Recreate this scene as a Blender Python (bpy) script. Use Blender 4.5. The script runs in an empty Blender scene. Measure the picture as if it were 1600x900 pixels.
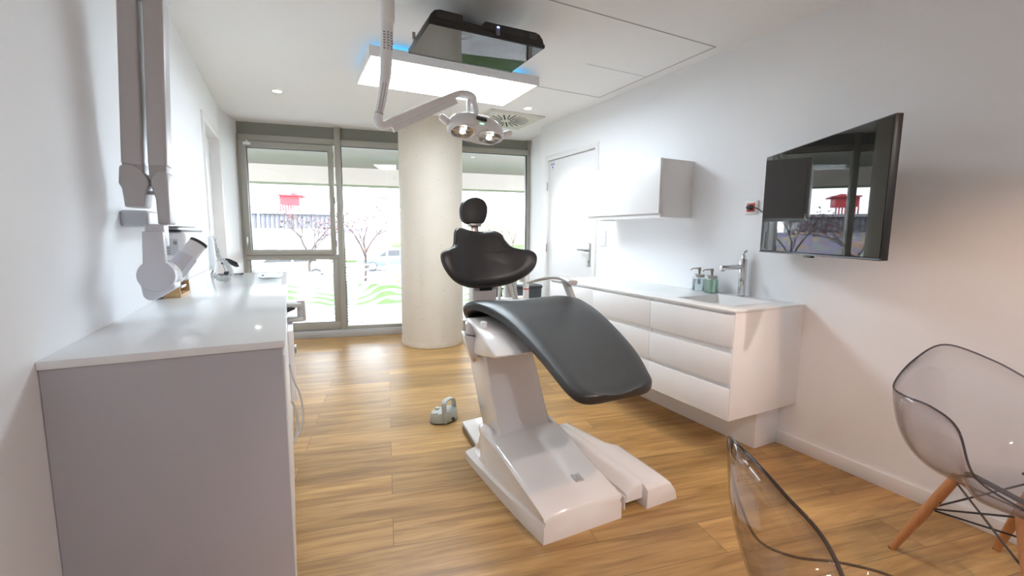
import bpy, bmesh, math, random
from mathutils import Vector, Matrix
from math import sin, cos, pi, radians, sqrt
random.seed(7)
SC = bpy.context.scene
COL = SC.collection

# ------------------------------------------------------------------ materials
def mat(name, col=(.8, .8, .8), rough=.5, metal=0., spec=.5, coat=0., emit=None, es=0., noise=None, bump=None):
    m = bpy.data.materials.new(name); m.use_nodes = True
    nt = m.node_tree; b = nt.nodes['Principled BSDF']
    b.inputs['Base Color'].default_value = (*col, 1); b.inputs['Roughness'].default_value = rough
    b.inputs['Metallic'].default_value = metal; b.inputs['Specular IOR Level'].default_value = spec
    b.inputs['Coat Weight'].default_value = coat; b.inputs['Coat Roughness'].default_value = .05
    if emit: b.inputs['Emission Color'].default_value = (*emit, 1); b.inputs['Emission Strength'].default_value = es
    tc = nt.nodes.new('ShaderNodeTexCoord')
    if noise is None: noise = (6., .03)
    n = nt.nodes.new('ShaderNodeTexNoise'); n.inputs['Scale'].default_value = noise[0]; n.inputs['Detail'].default_value = 3
    nt.links.new(tc.outputs['Object'], n.inputs['Vector'])
    r = nt.nodes.new('ShaderNodeMix'); r.data_type = 'RGBA'
    r.inputs['A'].default_value = (*[c*(1-noise[1]) for c in col], 1); r.inputs['B'].default_value = (*[min(1, c*(1+noise[1])) for c in col], 1)
    nt.links.new(n.outputs['Fac'], r.inputs['Factor']); nt.links.new(r.outputs['Result'], b.inputs['Base Color'])
    if bump:
        n2 = nt.nodes.new('ShaderNodeTexNoise'); n2.inputs['Scale'].default_value = bump[0]; n2.inputs['Detail'].default_value = 4
        nt.links.new(tc.outputs['Object'], n2.inputs['Vector'])
        bp = nt.nodes.new('ShaderNodeBump'); bp.inputs['Strength'].default_value = bump[1]; bp.inputs['Distance'].default_value = .002
        nt.links.new(n2.outputs['Fac'], bp.inputs['Height']); nt.links.new(bp.outputs['Normal'], b.inputs['Normal'])
    return m

def emis(name, col, s):
    m = bpy.data.materials.new(name); m.use_nodes = True; nt = m.node_tree; nt.nodes.clear()
    e = nt.nodes.new('ShaderNodeEmission'); e.inputs['Color'].default_value = (*col, 1); e.inputs['Strength'].default_value = s
    o = nt.nodes.new('ShaderNodeOutputMaterial'); nt.links.new(e.outputs[0], o.inputs[0]); return m

def clear(name, tint=(1, 1, 1), edge=(1, 1, 1), ior=1.5, rough=0.):
    m = bpy.data.materials.new(name); m.use_nodes = True; nt = m.node_tree; nt.nodes.clear()
    t = nt.nodes.new('ShaderNodeBsdfTransparent'); g = nt.nodes.new('ShaderNodeBsdfGlossy'); g.inputs['Roughness'].default_value = rough
    lw = nt.nodes.new('ShaderNodeLayerWeight'); lw.inputs['Blend'].default_value = .35
    mc = nt.nodes.new('ShaderNodeMix'); mc.data_type = 'RGBA'; mc.inputs['A'].default_value = (*tint, 1); mc.inputs['B'].default_value = (*edge, 1)
    nt.links.new(lw.outputs['Facing'], mc.inputs['Factor']); nt.links.new(mc.outputs['Result'], t.inputs['Color'])
    # Schlick reflectance from the facing angle, the same on both sides of a thin sheet
    l2 = nt.nodes.new('ShaderNodeLayerWeight'); l2.inputs['Blend'].default_value = .5
    pw = nt.nodes.new('ShaderNodeMath'); pw.operation = 'POWER'; pw.inputs[1].default_value = 5; nt.links.new(l2.outputs['Facing'], pw.inputs[0])
    fr = nt.nodes.new('ShaderNodeMath'); fr.operation = 'MULTIPLY_ADD'; f0 = ((ior-1)/(ior+1))**2; fr.inputs[1].default_value = 1-f0; fr.inputs[2].default_value = f0; nt.links.new(pw.outputs[0], fr.inputs[0])
    mx = nt.nodes.new('ShaderNodeMixShader'); o = nt.nodes.new('ShaderNodeOutputMaterial')
    nt.links.new(fr.outputs[0], mx.inputs[0]); nt.links.new(t.outputs[0], mx.inputs[1]); nt.links.new(g.outputs[0], mx.inputs[2]); nt.links.new(mx.outputs[0], o.inputs[0])
    return m

def floor_mat():
    m = bpy.data.materials.new('oak_planks'); m.use_nodes = True; nt = m.node_tree; b = nt.nodes['Principled BSDF']
    N = nt.nodes.new; L = nt.links.new
    tc = N('ShaderNodeTexCoord'); mp = N('ShaderNodeMapping'); mp.inputs['Rotation'].default_value = (0, 0, radians(10.8)); L(tc.outputs['Object'], mp.inputs['Vector'])
    br = N('ShaderNodeTexBrick'); br.offset = .37; br.offset_frequency = 2; br.squash = 1
    br.inputs['Color1'].default_value = (0, 0, 0, 1); br.inputs['Color2'].default_value = (1, 1, 1, 1); br.inputs['Mortar'].default_value = (.5, .5, .5, 1)
    br.inputs['Scale'].default_value = 1; br.inputs['Mortar Size'].default_value = .0016; br.inputs['Mortar Smooth'].default_value = .2
    br.inputs['Brick Width'].default_value = 1.25; br.inputs['Row Height'].default_value = .185; br.inputs['Bias'].default_value = 0
    L(mp.outputs[0], br.inputs['Vector'])
    # each plank gets its own grain: shift the grain lookup by the plank's random value
    sep = N('ShaderNodeSeparateColor'); L(br.outputs['Color'], sep.inputs[0])
    mul = N('ShaderNodeMath'); mul.operation = 'MULTIPLY'; mul.inputs[1].default_value = 17.; L(sep.outputs[0], mul.inputs[0])
    cmb = N('ShaderNodeCombineXYZ'); L(mul.outputs[0], cmb.inputs[0]); L(mul.outputs[0], cmb.inputs[2])
    add = N('ShaderNodeVectorMath'); add.operation = 'ADD'; L(mp.outputs[0], add.inputs[0]); L(cmb.outputs[0], add.inputs[1])
    sc = N('ShaderNodeMapping'); sc.inputs['Scale'].default_value = (1.1, 13, 1); L(add.outputs[0], sc.inputs['Vector'])
    n1 = N('ShaderNodeTexNoise'); n1.inputs['Scale'].default_value = 1.6; n1.inputs['Detail'].default_value = 6; n1.inputs['Roughness'].default_value = .62; n1.inputs['Distortion'].default_value = .6; L(sc.outputs[0], n1.inputs['Vector'])
    sc2 = N('ShaderNodeMapping'); sc2.inputs['Scale'].default_value = (3, 90, 1); L(add.outputs[0], sc2.inputs['Vector'])
    n2 = N('ShaderNodeTexNoise'); n2.inputs['Scale'].default_value = 1.5; n2.inputs['Detail'].default_value = 4; L(sc2.outputs[0], n2.inputs['Vector'])
    cr = N('ShaderNodeValToRGB'); L(n1.outputs['Fac'], cr.inputs['Fac'])
    e = cr.color_ramp.elements; e[0].position = .24; e[0].color = (.25, .135, .048, 1); e[1].position = .72; e[1].color = (.60, .365, .145, 1)
    for p, c in ((.40, (.36, .20, .068, 1)), (.55, (.49, .29, .105, 1))):
        k = e.new(p); k.color = c
    v1 = N('ShaderNodeMapRange'); v1.inputs['To Min'].default_value = .74; v1.inputs['To Max'].default_value = 1.14; L(sep.outputs[0], v1.inputs['Value'])
    v2 = N('ShaderNodeMapRange'); v2.inputs['To Min'].default_value = .74; v2.inputs['To Max'].default_value = 1.22; L(n2.outputs['Fac'], v2.inputs['Value'])
    mm = N('ShaderNodeMath'); mm.operation = 'MULTIPLY'; L(v1.outputs[0], mm.inputs[0]); L(v2.outputs[0], mm.inputs[1])
    hv = N('ShaderNodeVectorMath'); hv.operation = 'SCALE'; L(cr.outputs[0], hv.inputs[0]); L(mm.outputs[0], hv.inputs['Scale'])
    jm = N('ShaderNodeMix'); jm.data_type = 'RGBA'; jm.inputs['B'].default_value = (.20, .12, .06, 1); L(br.outputs['Fac'], jm.inputs['Factor']); L(hv.outputs[0], jm.inputs['A'])
    L(jm.outputs['Result'], b.inputs['Base Color'])
    rr = N('ShaderNodeMapRange'); rr.inputs['To Min'].default_value = .30; rr.inputs['To Max'].default_value = .46; L(n1.outputs['Fac'], rr.inputs['Value']); L(rr.outputs[0], b.inputs['Roughness'])
    b.inputs['Specular IOR Level'].default_value = .5
    bp = N('ShaderNodeBump'); bp.inputs['Strength'].default_value = .12; bp.inputs['Distance'].default_value = .001; L(n2.outputs['Fac'], bp.inputs['Height']); L(bp.outputs[0], b.inputs['Normal'])
    return m

def concrete_mat():
    m = mat('polished_concrete', (.66, .59, .50), .6, noise=(3., .08), bump=(60, .25)); nt = m.node_tree; b = nt.nodes['Principled BSDF']
    N = nt.nodes.new; L = nt.links.new
    tc = N('ShaderNodeTexCoord')
    v = N('ShaderNodeTexVoronoi'); v.inputs['Scale'].default_value = 17; v.inputs['Randomness'].default_value = 1; L(tc.outputs['Object'], v.inputs['Vector'])
    c = N('ShaderNodeMath'); c.operation = 'LESS_THAN'; c.inputs[1].default_value = .085; L(v.outputs['Distance'], c.inputs[0])
    n = N('ShaderNodeTexNoise'); n.inputs['Scale'].default_value = 7; L(tc.outputs['Object'], n.inputs['Vector'])
    c2 = N('ShaderNodeMath'); c2.operation = 'GREATER_THAN'; c2.inputs[1].default_value = .52; L(n.outputs['Fac'], c2.inputs[0])
    cm = N('ShaderNodeMath'); cm.operation = 'MULTIPLY'; L(c.outputs[0], cm.inputs[0]); L(c2.outputs[0], cm.inputs[1])
    src = b.inputs['Base Color'].links[0].from_socket
    mx = N('ShaderNodeMix'); mx.data_type = 'RGBA'; mx.inputs['B'].default_value = (.33, .28, .20, 1); L(cm.outputs[0], mx.inputs['Factor']); L(src, mx.inputs['A']); L(mx.outputs['Result'], b.inputs['Base Color'])
    return m

def film_mat():
    m = bpy.data.materials.new('frosted_wave_film'); m.use_nodes = True; nt = m.node_tree; nt.nodes.clear(); N = nt.nodes.new; L = nt.links.new
    tc = N('ShaderNodeTexCoord'); sx = N('ShaderNodeSeparateXYZ'); L(tc.outputs['Object'], sx.inputs[0])
    def math_(op, a, b=None, bv=None, av=None):
        k = N('ShaderNodeMath'); k.operation = op
        if av is not None: k.inputs[0].default_value = av
        else: L(a, k.inputs[0])
        if b is not None: L(b, k.inputs[1])
        elif bv is not None: k.inputs[1].default_value = bv
        return k.outputs[0]
    X, Z = sx.outputs[0], sx.outputs[2]
    s1 = math_('MULTIPLY', math_('SINE', math_('ADD', math_('MULTIPLY', X, bv=5.2), math_('MULTIPLY', Z, bv=4.5))), bv=.05)
    s2 = math_('MULTIPLY', math_('SINE', math_('ADD', math_('MULTIPLY', X, bv=9.5), math_('MULTIPLY', Z, bv=-6))), bv=.018)
    w = math_('ADD', math_('ADD', Z, s1), s2)                     # waving height
    fr = math_('FRACT', math_('MULTIPLY', w, bv=14.))
    nz = N('ShaderNodeTexNoise'); nz.inputs['Scale'].default_value = 2.4; nz.inputs['Detail'].default_value = 1; L(tc.outputs['Object'], nz.inputs['Vector'])
    nv = math_('MULTIPLY', math_('SUBTRACT', nz.outputs['Fac'], bv=.36), bv=2.9)
    stripe = math_('LESS_THAN', fr, nv)                            # clear gap between two white bands
    top = math_('GREATER_THAN', w, bv=.83)
    hole = math_('MAXIMUM', stripe, top)
    tr = N('ShaderNodeBsdfTransparent'); tl = N('ShaderNodeBsdfTranslucent'); tl.inputs['Color'].default_value = (.93, .935, .94, 1)
    df = N('ShaderNodeBsdfDiffuse'); df.inputs['Color'].default_value = (.70, .71, .72, 1)
    a = N('ShaderNodeMixShader'); a.inputs[0].default_value = .25; L(tl.outputs[0], a.inputs[1]); L(df.outputs[0], a.inputs[2])
    a2 = N('ShaderNodeMixShader'); a2.inputs[0].default_value = .04; L(a.outputs[0], a2.inputs[1]); L(tr.outputs[0], a2.inputs[2])
    mx = N('ShaderNodeMixShader'); L(hole, mx.inputs[0]); L(a2.outputs[0], mx.inputs[1]); L(tr.outputs[0], mx.inputs[2])
    o = N('ShaderNodeOutputMaterial'); L(mx.outputs[0], o.inputs[0]); return m

def patch_mat(name, cols, scale, rough=.8, stretch=(1, 1, 1), detail=3):
    m = bpy.data.materials.new(name); m.use_nodes = True; nt = m.node_tree; b = nt.nodes['Principled BSDF']; N = nt.nodes.new; L = nt.links.new
    tc = N('ShaderNodeTexCoord'); mp = N('ShaderNodeMapping'); mp.inputs['Scale'].default_value = stretch; L(tc.outputs['Object'], mp.inputs[0])
    n = N('ShaderNodeTexNoise'); n.inputs['Scale'].default_value = scale; n.inputs['Detail'].default_value = detail; L(mp.outputs[0], n.inputs['Vector'])
    cr = N('ShaderNodeValToRGB'); L(n.outputs['Fac'], cr.inputs[0]); e = cr.color_ramp.elements
    e[0].position = .3; e[0].color = (*cols[0], 1); e[1].position = .7; e[1].color = (*cols[-1], 1)
    for i, c in enumerate(cols[1:-1]): e.new(.3+.4*(i+1)/(len(cols)-1)).color = (*c, 1)
    L(cr.outputs[0], b.inputs['Base Color']); b.inputs['Roughness'].default_value = rough
    if rough > .75: b.inputs['Specular IOR Level'].default_value = .03
    return m

def wood_mat(name, a, c, axis=2, rough=.45):
    s = [14, 14, 14]; s[axis] = 1.5
    m = patch_mat(name, [a, tuple((x+y)/2 for x, y in zip(a, c)), c], 3., rough, s, 5); return m

M = {}
M['wall'] = mat('wall_paint', (.865, .875, .90), .62, spec=.3, noise=(2, .01), bump=(220, .10))
M['ceil'] = mat('ceiling_paint', (.88, .875, .87), .8, spec=.2, noise=(2, .01), bump=(150, .08))
M['trim'] = mat('satin_white_trim', (.80, .79, .79), .4)
M['door'] = mat('white_door_lacquer', (.82, .82, .83), .38)
M['cab'] = mat('white_cabinet_lacquer', (.85, .84, .84), .33)
M['top'] = mat('white_solid_surface', (.83, .84, .85), .09, spec=.6, noise=(90, .02))
M['topr'] = mat('satin_solid_surface', (.82, .82, .81), .2, noise=(90, .02))
M['gloss'] = mat('glossy_white_moulding', (.80, .775, .76), .14, coat=.5)
M['stemw'] = mat('satin_white_casing', (.84, .81, .81), .3)
M['white'] = mat('white_plastic', (.88, .89, .91), .3)
M['cabl'] = mat('shaded_white_lacquer', (.47, .45, .48), .4)  # white left cabinet, with the shade on its end panel put into the colour
M['grey'] = mat('light_grey_plastic', (.55, .56, .55), .4)
M['xray'] = mat('warm_grey_lacquer', (.56, .55, .575), .36)
M['xwhite'] = mat('cool_white_shell', (.74, .75, .82), .34)
M['frame'] = mat('olive_grey_aluminium', (.40, .385, .34), .42, metal=.15, noise=(3, .03))
M['sill'] = mat('grey_sill_metal', (.5, .51, .53), .4, metal=.3)
M['panel'] = mat('dark_olive_panel', (.25, .25, .22), .5)
M['black'] = mat('black_plastic', (.012, .012, .013), .38)
M['dark'] = mat('dark_grey_plastic', (.045, .047, .05), .45)
M['bin'] = mat('charcoal_woven_plastic', (.07, .08, .09), .55, bump=(90, .8))
M['screen'] = mat('black_glass_screen', (.006, .006, .007), .015, spec=.75)
M['leather'] = mat('black_upholstery', (.028, .0275, .0285), .35, spec=.55, noise=(40, .15), bump=(420, .2))
M['seam'] = mat('black_piping', (.012, .012, .012), .4)
M['chrome'] = mat('polished_chrome', (.62, .63, .66), .06, metal=1)
M['steel'] = mat('brushed_steel', (.48, .47, .45), .3, metal=1)
M['bronze'] = mat('dark_nickel', (.25, .22, .19), .32, metal=1)
M['floor'] = floor_mat(); M['concrete'] = concrete_mat(); M['film'] = film_mat()
M['glass'] = clear('window_glass', (.985, .985, .985), (.93, .94, .94))
M['acrylic'] = clear('clear_grey_acrylic', (.975, .968, .97), (.74, .72, .74), 1.49)
M['rim'] = clear('acrylic_edge', (.55, .54, .58), (.20, .20, .24), 1.49)
M['bottle'] = clear('bottle_glass', (.97, .99, .99), (.75, .84, .86), 1.5)
M['soapg'] = mat('green_liquid_soap', (.62, .88, .70), .1)
M['soapg'].node_tree.nodes['Principled BSDF'].inputs['Transmission Weight'].default_value = .7
M['soapc'] = mat('clear_liquid_soap', (.86, .92, .94), .1)
M['soapc'].node_tree.nodes['Principled BSDF'].inputs['Transmission Weight'].default_value = .8
M['beech'] = wood_mat('beech_wood', (.42, .17, .065), (.56, .26, .11), 2)
M['bamboo'] = wood_mat('bamboo_wood', (.50, .30, .13), (.66, .43, .21), 0)
M['red'] = mat('red_socket_plastic', (.55, .03, .03), .35)
M['blue'] = mat('dark_blue_print', (.02, .05, .35), .5)
M['orange'] = mat('orange_print', (.75, .28, .02), .5)
M['redp'] = mat('red_ring_plastic', (.7, .08, .06), .4)
M['ink'] = mat('grey_print', (.30, .30, .31), .6)
M['armr'] = mat('satin_grey_armrest', (.68, .65, .63), .25)
M['pedal'] = mat('pale_grey_green_plastic', (.44, .46, .43), .42)
M['vent'] = mat('white_vent_metal', (.66, .64, .57), .5)
M['void'] = mat('dark_duct', (.03, .03, .03), .8)
M['panelE'] = emis('led_panel_light', (.80, .915, 1.), 9.4)
M['lampE'] = emis('warm_led_disc', (1., .93, .82), 9.)
M['blueE'] = emis('blue_backlight', (.04, .30, .60), 3.6)
M['ledb'] = emis('blue_indicator', (.25, .35, 1.), 6.)
M['ledg'] = emis('green_indicator', (.45, 1., .6), .7)
M['refl'] = mat('lamp_reflector', (.88, .87, .85), .28, metal=1)
M['bulb'] = emis('lamp_led', (1, 1, .97), 1.6)

# ------------------------------------------------------------------ mesh helpers
def sharp(bm, ang=35):
    bm.normal_update()
    for f in bm.faces: f.smooth = True
    for e in bm.edges:
        e.smooth = not (len(e.link_faces) == 2 and e.calc_face_angle(0) > radians(ang))

def bevel(bm, w, seg=2, ang=30, only=None):
    bm.normal_update()
    es = [e for e in bm.edges if len(e.link_faces) == 2 and e.calc_face_angle(0) > radians(ang) and (only is None or only(e))]
    if es: bmesh.ops.bevel(bm, geom=es, offset=w, segments=seg, profile=.5, affect='EDGES', clamp_overlap=True)

def BM(): return bmesh.new()

def box(bm, lo, hi, w=0., seg=2):
    t = bmesh.new(); r = bmesh.ops.create_cube(t, size=1)
    c = [(a+b)/2 for a, b in zip(lo, hi)]; s = [abs(b-a) for a, b in zip(lo, hi)]
    for v in t.verts: v.co = Vector((v.co.x*s[0]+c[0], v.co.y*s[1]+c[1], v.co.z*s[2]+c[2]))
    if w: bevel(t, min(w, min(s)*.45), seg)
    merge(bm, t); return bm

def merge(bm, t, mtx=None):
    me = bpy.data.meshes.new('tmp'); 
    if mtx: bmesh.ops.transform(t, matrix=mtx, verts=t.verts)
    t.to_mesh(me); t.free(); bm.from_mesh(me); bpy.data.meshes.remove(me); return bm

def hexa(bm, p, w=0., seg=2):
    """p: 8 points, bottom four then top four"""
    t = bmesh.new(); v = [t.verts.new(q) for q in p]
    for f in ((3, 2, 1, 0), (4, 5, 6, 7), (0, 1, 5, 4), (1, 2, 6, 5), (2, 3, 7, 6), (3, 0, 4, 7)): t.faces.new([v[i] for i in f])
    bmesh.ops.recalc_face_normals(t, faces=t.faces)
    if w: bevel(t, w, seg)
    return merge(bm, t)

def prism(bm, pts, vec, w=0., seg=2):
    """extrude a 3-D polygon along vec"""
    t = bmesh.new(); v = [t.verts.new(q) for q in pts]; f = t.faces.new(v)
    r = bmesh.ops.extrude_face_region(t, geom=[f]); vs = [g for g in r['geom'] if isinstance(g, bmesh.types.BMVert)]
    bmesh.ops.translate(t, verts=vs, vec=Vector(vec)); bmesh.ops.recalc_face_normals(t, faces=t.faces)
    if w: bevel(t, w, seg)
    return merge(bm, t)

def loft(bm, secs, closed=True, cap=True, loop=False):
    rows = [[bm.verts.new(p) for p in s] for s in secs]; n = len(rows[0])
    R = rows+[rows[0]] if loop else rows
    for a, b in zip(R[:-1], R[1:]):
        for i in range(n if closed else n-1):
            j = (i+1) % n
            try: bm.faces.new((a[i], a[j], b[j], b[i]))
            except ValueError: pass
    if cap and closed and not loop:
        bm.faces.new(rows[0][::-1]); bm.faces.new(rows[-1])
    bmesh.ops.recalc_face_normals(bm, faces=bm.faces); return bm

def catmull(P, n=6, closed=False):
    P = [Vector(p) for p in P]; m = len(P)
    if m < 3 and not closed: return P
    out = []
    rng = range(m) if closed else range(m-1)
    for i in rng:
        if closed: a, b, c, d = P[(i-1) % m], P[i], P[(i+1) % m], P[(i+2) % m]
        else: a, b, c, d = P[max(i-1, 0)], P[i], P[i+1], P[min(i+2, m-1)]
        for k in range(n):
            t = k/n; out.append(.5*(2*b+(c-a)*t+(2*a-5*b+4*c-d)*t*t+(3*b-a-3*c+d)*t**3))
    if not closed: out.append(P[-1])
    return out

def tube(bm, path, r, seg=12, smooth=0, closed=False, ry=None):
    P = [Vector(p) for p in path]
    if smooth: P = catmull(P, smooth, closed)
    n = len(P); secs = []; up = None
    for i, p in enumerate(P):
        d = (P[(i+1) % n]-P[i-1]) if closed else (P[min(i+1, n-1)]-P[max(i-1, 0)])
        d.normalize()
        if up is None:
            up = Vector((0, 0, 1)) if abs(d.z) < .9 else Vector((0, 1, 0))
        s = d.cross(up); s.normalize(); up = s.cross(d); up.normalize()
        rr = r[min(int(i*len(r)/n), len(r)-1)] if isinstance(r, (list, tuple)) else r
        if isinstance(r, (list, tuple)) and len(r) > 1:
            f = i/(n-1)*(len(r)-1); k = min(int(f), len(r)-2); rr = r[k]+(r[k+1]-r[k])*(f-k)
        r2 = rr if ry is None else ry
        secs.append([p+s*rr*cos(a)+up*r2*sin(a) for a in [2*pi*j/seg for j in range(seg)]])
    return loft(bm, secs, loop=closed)

def cyl(bm, a, b, r, r2=None, seg=28, w=0.):
    t = bmesh.new(); a = Vector(a); b = Vector(b); d = (b-a).normalized()
    u = Vector((1, 0, 0)) if abs(d.x) < .9 else Vector((0, 1, 0)); s = d.cross(u).normalized(); v = s.cross(d)
    r2 = r if r2 is None else r2
    loft(t, [[c+s*rr*cos(2*pi*j/seg)+v*rr*sin(2*pi*j/seg) for j in range(seg)] for c, rr in ((a, r), (b, r2))])
    if w: bevel(t, w, 2, 50)
    return merge(bm, t)

def lathe(bm, prof, c=(0, 0, 0), seg=36):
    c = Vector(c); secs = [[c+Vector((r*cos(2*pi*j/seg), r*sin(2*pi*j/seg), z)) for j in range(seg)] for r, z in prof]
    return loft(bm, secs)

def ball(bm, c, r, s=(1, 1, 1), u=20, v=12, rot=None):
    t = bmesh.new(); bmesh.ops.create_uvsphere(t, u_segments=u, v_segments=v, radius=r)
    m = Matrix.Translation(c) @ (rot.to_4x4() if rot else Matrix()) @ Matrix.Diagonal((*s, 1)); return merge(bm, t, m)

def cushion(bm, out, th, frame, edge=.02, dish=None, smooth=3, rings=7):
    """a padded cushion: closed outline (x, z) about its centre, front bulging along frame's -y"""
    P = [(q.x, q.y) for q in catmull([(a, b, 0) for a, b in out], smooth, True)]
    cx = sum(p[0] for p in P)/len(P); cz = sum(p[1] for p in P)/len(P)
    def ring(s, y): return [frame @ Vector((cx+(x-cx)*s, y+(dish(cx+(x-cx)*s, cz+(z-cz)*s) if dish else 0), cz+(z-cz)*s)) for x, z in P]
    secs = [ring(.02, th)]
    for s in (.5, .9): secs.append(ring(s, th))
    for k in range(rings+1):
        a = pi*k/rings; secs.append(ring(1-edge*(1-sin(a)), th/2+cos(a)*th/2))
    for s, y in ((.90, -.004), (.75, -.007), (.55, -.009), (.35, -.010), (.18, -.010), (.02, -.010)): secs.append(ring(s, y))
    return loft(bm, secs)

# ------------------------------------------------------------------ object helpers
ORG = {}
def link(name, bm, m, parent=None, loc=None, kind=None, ang=35, smooth=True):
    """one mesh object; parts of a thing built in world space are shifted to the thing's base"""
    if smooth: sharp(bm, ang)
    bmesh.ops.recalc_face_normals(bm, faces=bm.faces)
    off = None
    if parent is not None and parent.name in ORG: off = ORG[parent.name]
    elif parent is None and loc is not None: off = Vector(loc)
    if off is not None: bmesh.ops.translate(bm, verts=bm.verts, vec=-off)
    me = bpy.data.meshes.new(name); bm.to_mesh(me); bm.free()
    me.materials.append(m); o = bpy.data.objects.new(name, me); COL.objects.link(o)
    if parent is not None:
        o.parent = parent
        if off is not None: ORG[o.name] = off
    elif loc is not None: o.location = loc
    if kind: o['kind'] = kind
    return o

def tag(o, label, cat, group=None):
    o['label'] = label; o['category'] = cat
    if group: o['group'] = group
    return o

def thing(name, label, cat, loc, world=True, rz=0., group=None):
    o = bpy.data.objects.new(name, None); COL.objects.link(o); o.location = loc; o.rotation_euler = (0, 0, rz); o.empty_display_size = .05
    if world: ORG[o.name] = Vector(loc)
    return tag(o, label, cat, group)

def sthing(name, loc):
    o = bpy.data.objects.new(name, None); COL.objects.link(o); o.location = loc; ORG[o.name] = Vector(loc); o['kind'] = 'structure'; o.empty_display_size = .05; return o

# ------------------------------------------------------------------ room geometry (metres; right wall x=2.56, left wall x=-.534)
XL, XR, ZC, YB = -.534, 2.56, 2.40, -3.4
F0 = Vector((-.452, 5.697, 0)); U = Vector((.9822, -.1877, 0)); NO = Vector((.1877, .9822, 0)); ZV = Vector((0, 0, 1))
def fp(s, d, z): return F0+U*s+NO*d+ZV*z     # point on the facade: s along it, d outward, z up
def fbox(bm, s0, s1, d0, d1, z0, z1, w=0.):
    return hexa(bm, [fp(s0, d0, z0), fp(s1, d0, z0), fp(s1, d1, z0), fp(s0, d1, z0), fp(s0, d0, z1), fp(s1, d0, z1), fp(s1, d1, z1), fp(s0, d1, z1)], w)

RL = fp(0, 0, 0); RRt = fp(3.308, 0, 0)
xl5 = -.586; xr44 = 2.668
def slab(z0, z1):
    b = BM(); pts = [(XL-.15, YB-.15), (XR+.3, YB-.15), (XR+.3, 4.4), (RRt.x+.14, RRt.y+.0), (fp(3.45, .2, 0).x, fp(3.45, .2, 0).y), (fp(-.2, .2, 0).x, fp(-.2, .2, 0).y), (XL-.15, 5.0)]
    return prism(b, [(x, y, z0) for x, y in pts], (0, 0, z1-z0))
link('floor', slab(-.12, 0), M['floor'], kind='structure')

# ceiling with the joint of a recessed access panel cut in as four thin dark channels
b = slab(ZC, ZC+.15)
link('ceiling', b, M['ceil'], kind='structure')
def wallpoly(name, pts, m=M['wall']):
    b = BM()
    prism(b, [(x, y, 0) for x, y in pts], (0, 0, ZC)); return link(name, b, m, kind='structure')

# left wall: with a doorway y 4.07..4.93
DL0, DL1, DLH = 4.06, 4.93, 2.08
b = BM(); box(b, (XL-.15, YB, 0), (XL, DL0, ZC)); box(b, (XL-.15, DL0, DLH), (XL, DL1, ZC))
box(b, (XL-.15, DL1, 0), (XL, 5.0, ZC))
link('wall_left', b, M['wall'], kind='structure')
e1 = fp(0, .10, 0)
wallpoly('wall_left_return', [(XL-.15, 5.0), (xl5, 5.0), (RL.x, RL.y), (e1.x, e1.y), (e1.x-.2, e1.y+.02), (XL-.25, 5.0)])
DR0, DR1, DRH = 3.36, 4.26, 2.045
b = BM(); box(b, (XR, YB, 0), (XR+.15, DR0, ZC)); box(b, (XR, DR0, DRH), (XR+.15, DR1, ZC)); box(b, (XR, DR1, 0), (XR+.15, 4.40, ZC))
link('wall_right', b, M['wall'], kind='structure')
e2 = fp(3.308, .10, 0)
wallpoly('wall_right_return', [(xr44, 4.40), (XR+.25, 4.40), (e2.x+.2, e2.y), (e2.x, e2.y), (RRt.x, RRt.y)])
b = BM(); box(b, (XL-.15, YB-.15, 0), (XR+.15, YB, ZC)); link('wall_back', b, M['wall'], kind='structure')
b = BM(); box(b, (XR-.012, YB, 0), (XR, 3.31, .074), .003); link('baseboard_right', b, M['trim'], kind='structure')
b = BM(); box(b, (XL, YB, 0), (XL+.012, 1.34, .074), .003); link('baseboard_left', b, M['trim'], kind='structure')

# access panel joint in the ceiling (recessed hatch outline)
b = BM()
P0, P1, P2 = (2.456, 2.079), (2.452, 3.228), (1.30, 2.045)
g = .004
box(b, (2.452-g, 2.06, ZC-.0015), (2.452+g, 3.235, ZC-.0001)); box(b, (1.30, 3.232-g, ZC-.0015), (2.456, 3.232+g, ZC-.0001))
box(b, (1.0, 2.062-g, ZC-.0015), (2.456, 2.062+g, ZC-.0001)); box(b, (1.9, 2.665-g/2, ZC-.001), (2.45, 2.665+g/2, ZC-.0001))
link('trim_1', b, mat('shadow_joint', (.42, .41, .40), .8), kind='structure')

# ------------------------------------------------------------------ doors
d1 = sthing('door_1', (XR, DR1, 0))
b = BM(); box(b, (XR+.012, DR0+.045, .008), (XR+.05, DR1-.035, DRH-.035), .002); link('door_leaf', b, M['door'], d1)
b = BM()
for y0, y1, z0, z1 in ((DR0-.01, DR0+.040, 0, DRH+.02), (DR1-.03, DR1+.02, 0, DRH+.02), (DR0+.040, DR1-.03, DRH-.03, DRH+.02)):
    box(b, (XR-.014, y0, z0), (XR+.10, y1, z1), .003)
link('door_frame', b, M['trim'], d1)
b = BM(); box(b, (XR+.052, DR0, 0), (XR+.10, DR1, DRH-.002)); link('door_stop', b, M['trim'], d1)
b = BM(); box(b, (XR+.003, 3.452, .92), (XR+.012, 3.492, 1.14), .018, 5); o = link('handle_plate', b, M['steel'], d1)
b = BM(); cyl(b, (XR+.006, 3.472, 1.075), (XR-.045, 3.472, 1.075), .011, w=.002); tube(b, [(XR-.043, 3.472, 1.075), (XR-.046, 3.50, 1.077), (XR-.044, 3.56, 1.079), (XR-.043, 3.598, 1.078)], [.009, .010, .009, .007], 14, 3)
link('handle_lever', b, M['steel'], o)
b = BM(); box(b, (XR+.0015, 3.466, .955), (XR+.0035, 3.478, .98), .001); link('keyhole', b, M['dark'], o)
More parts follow.
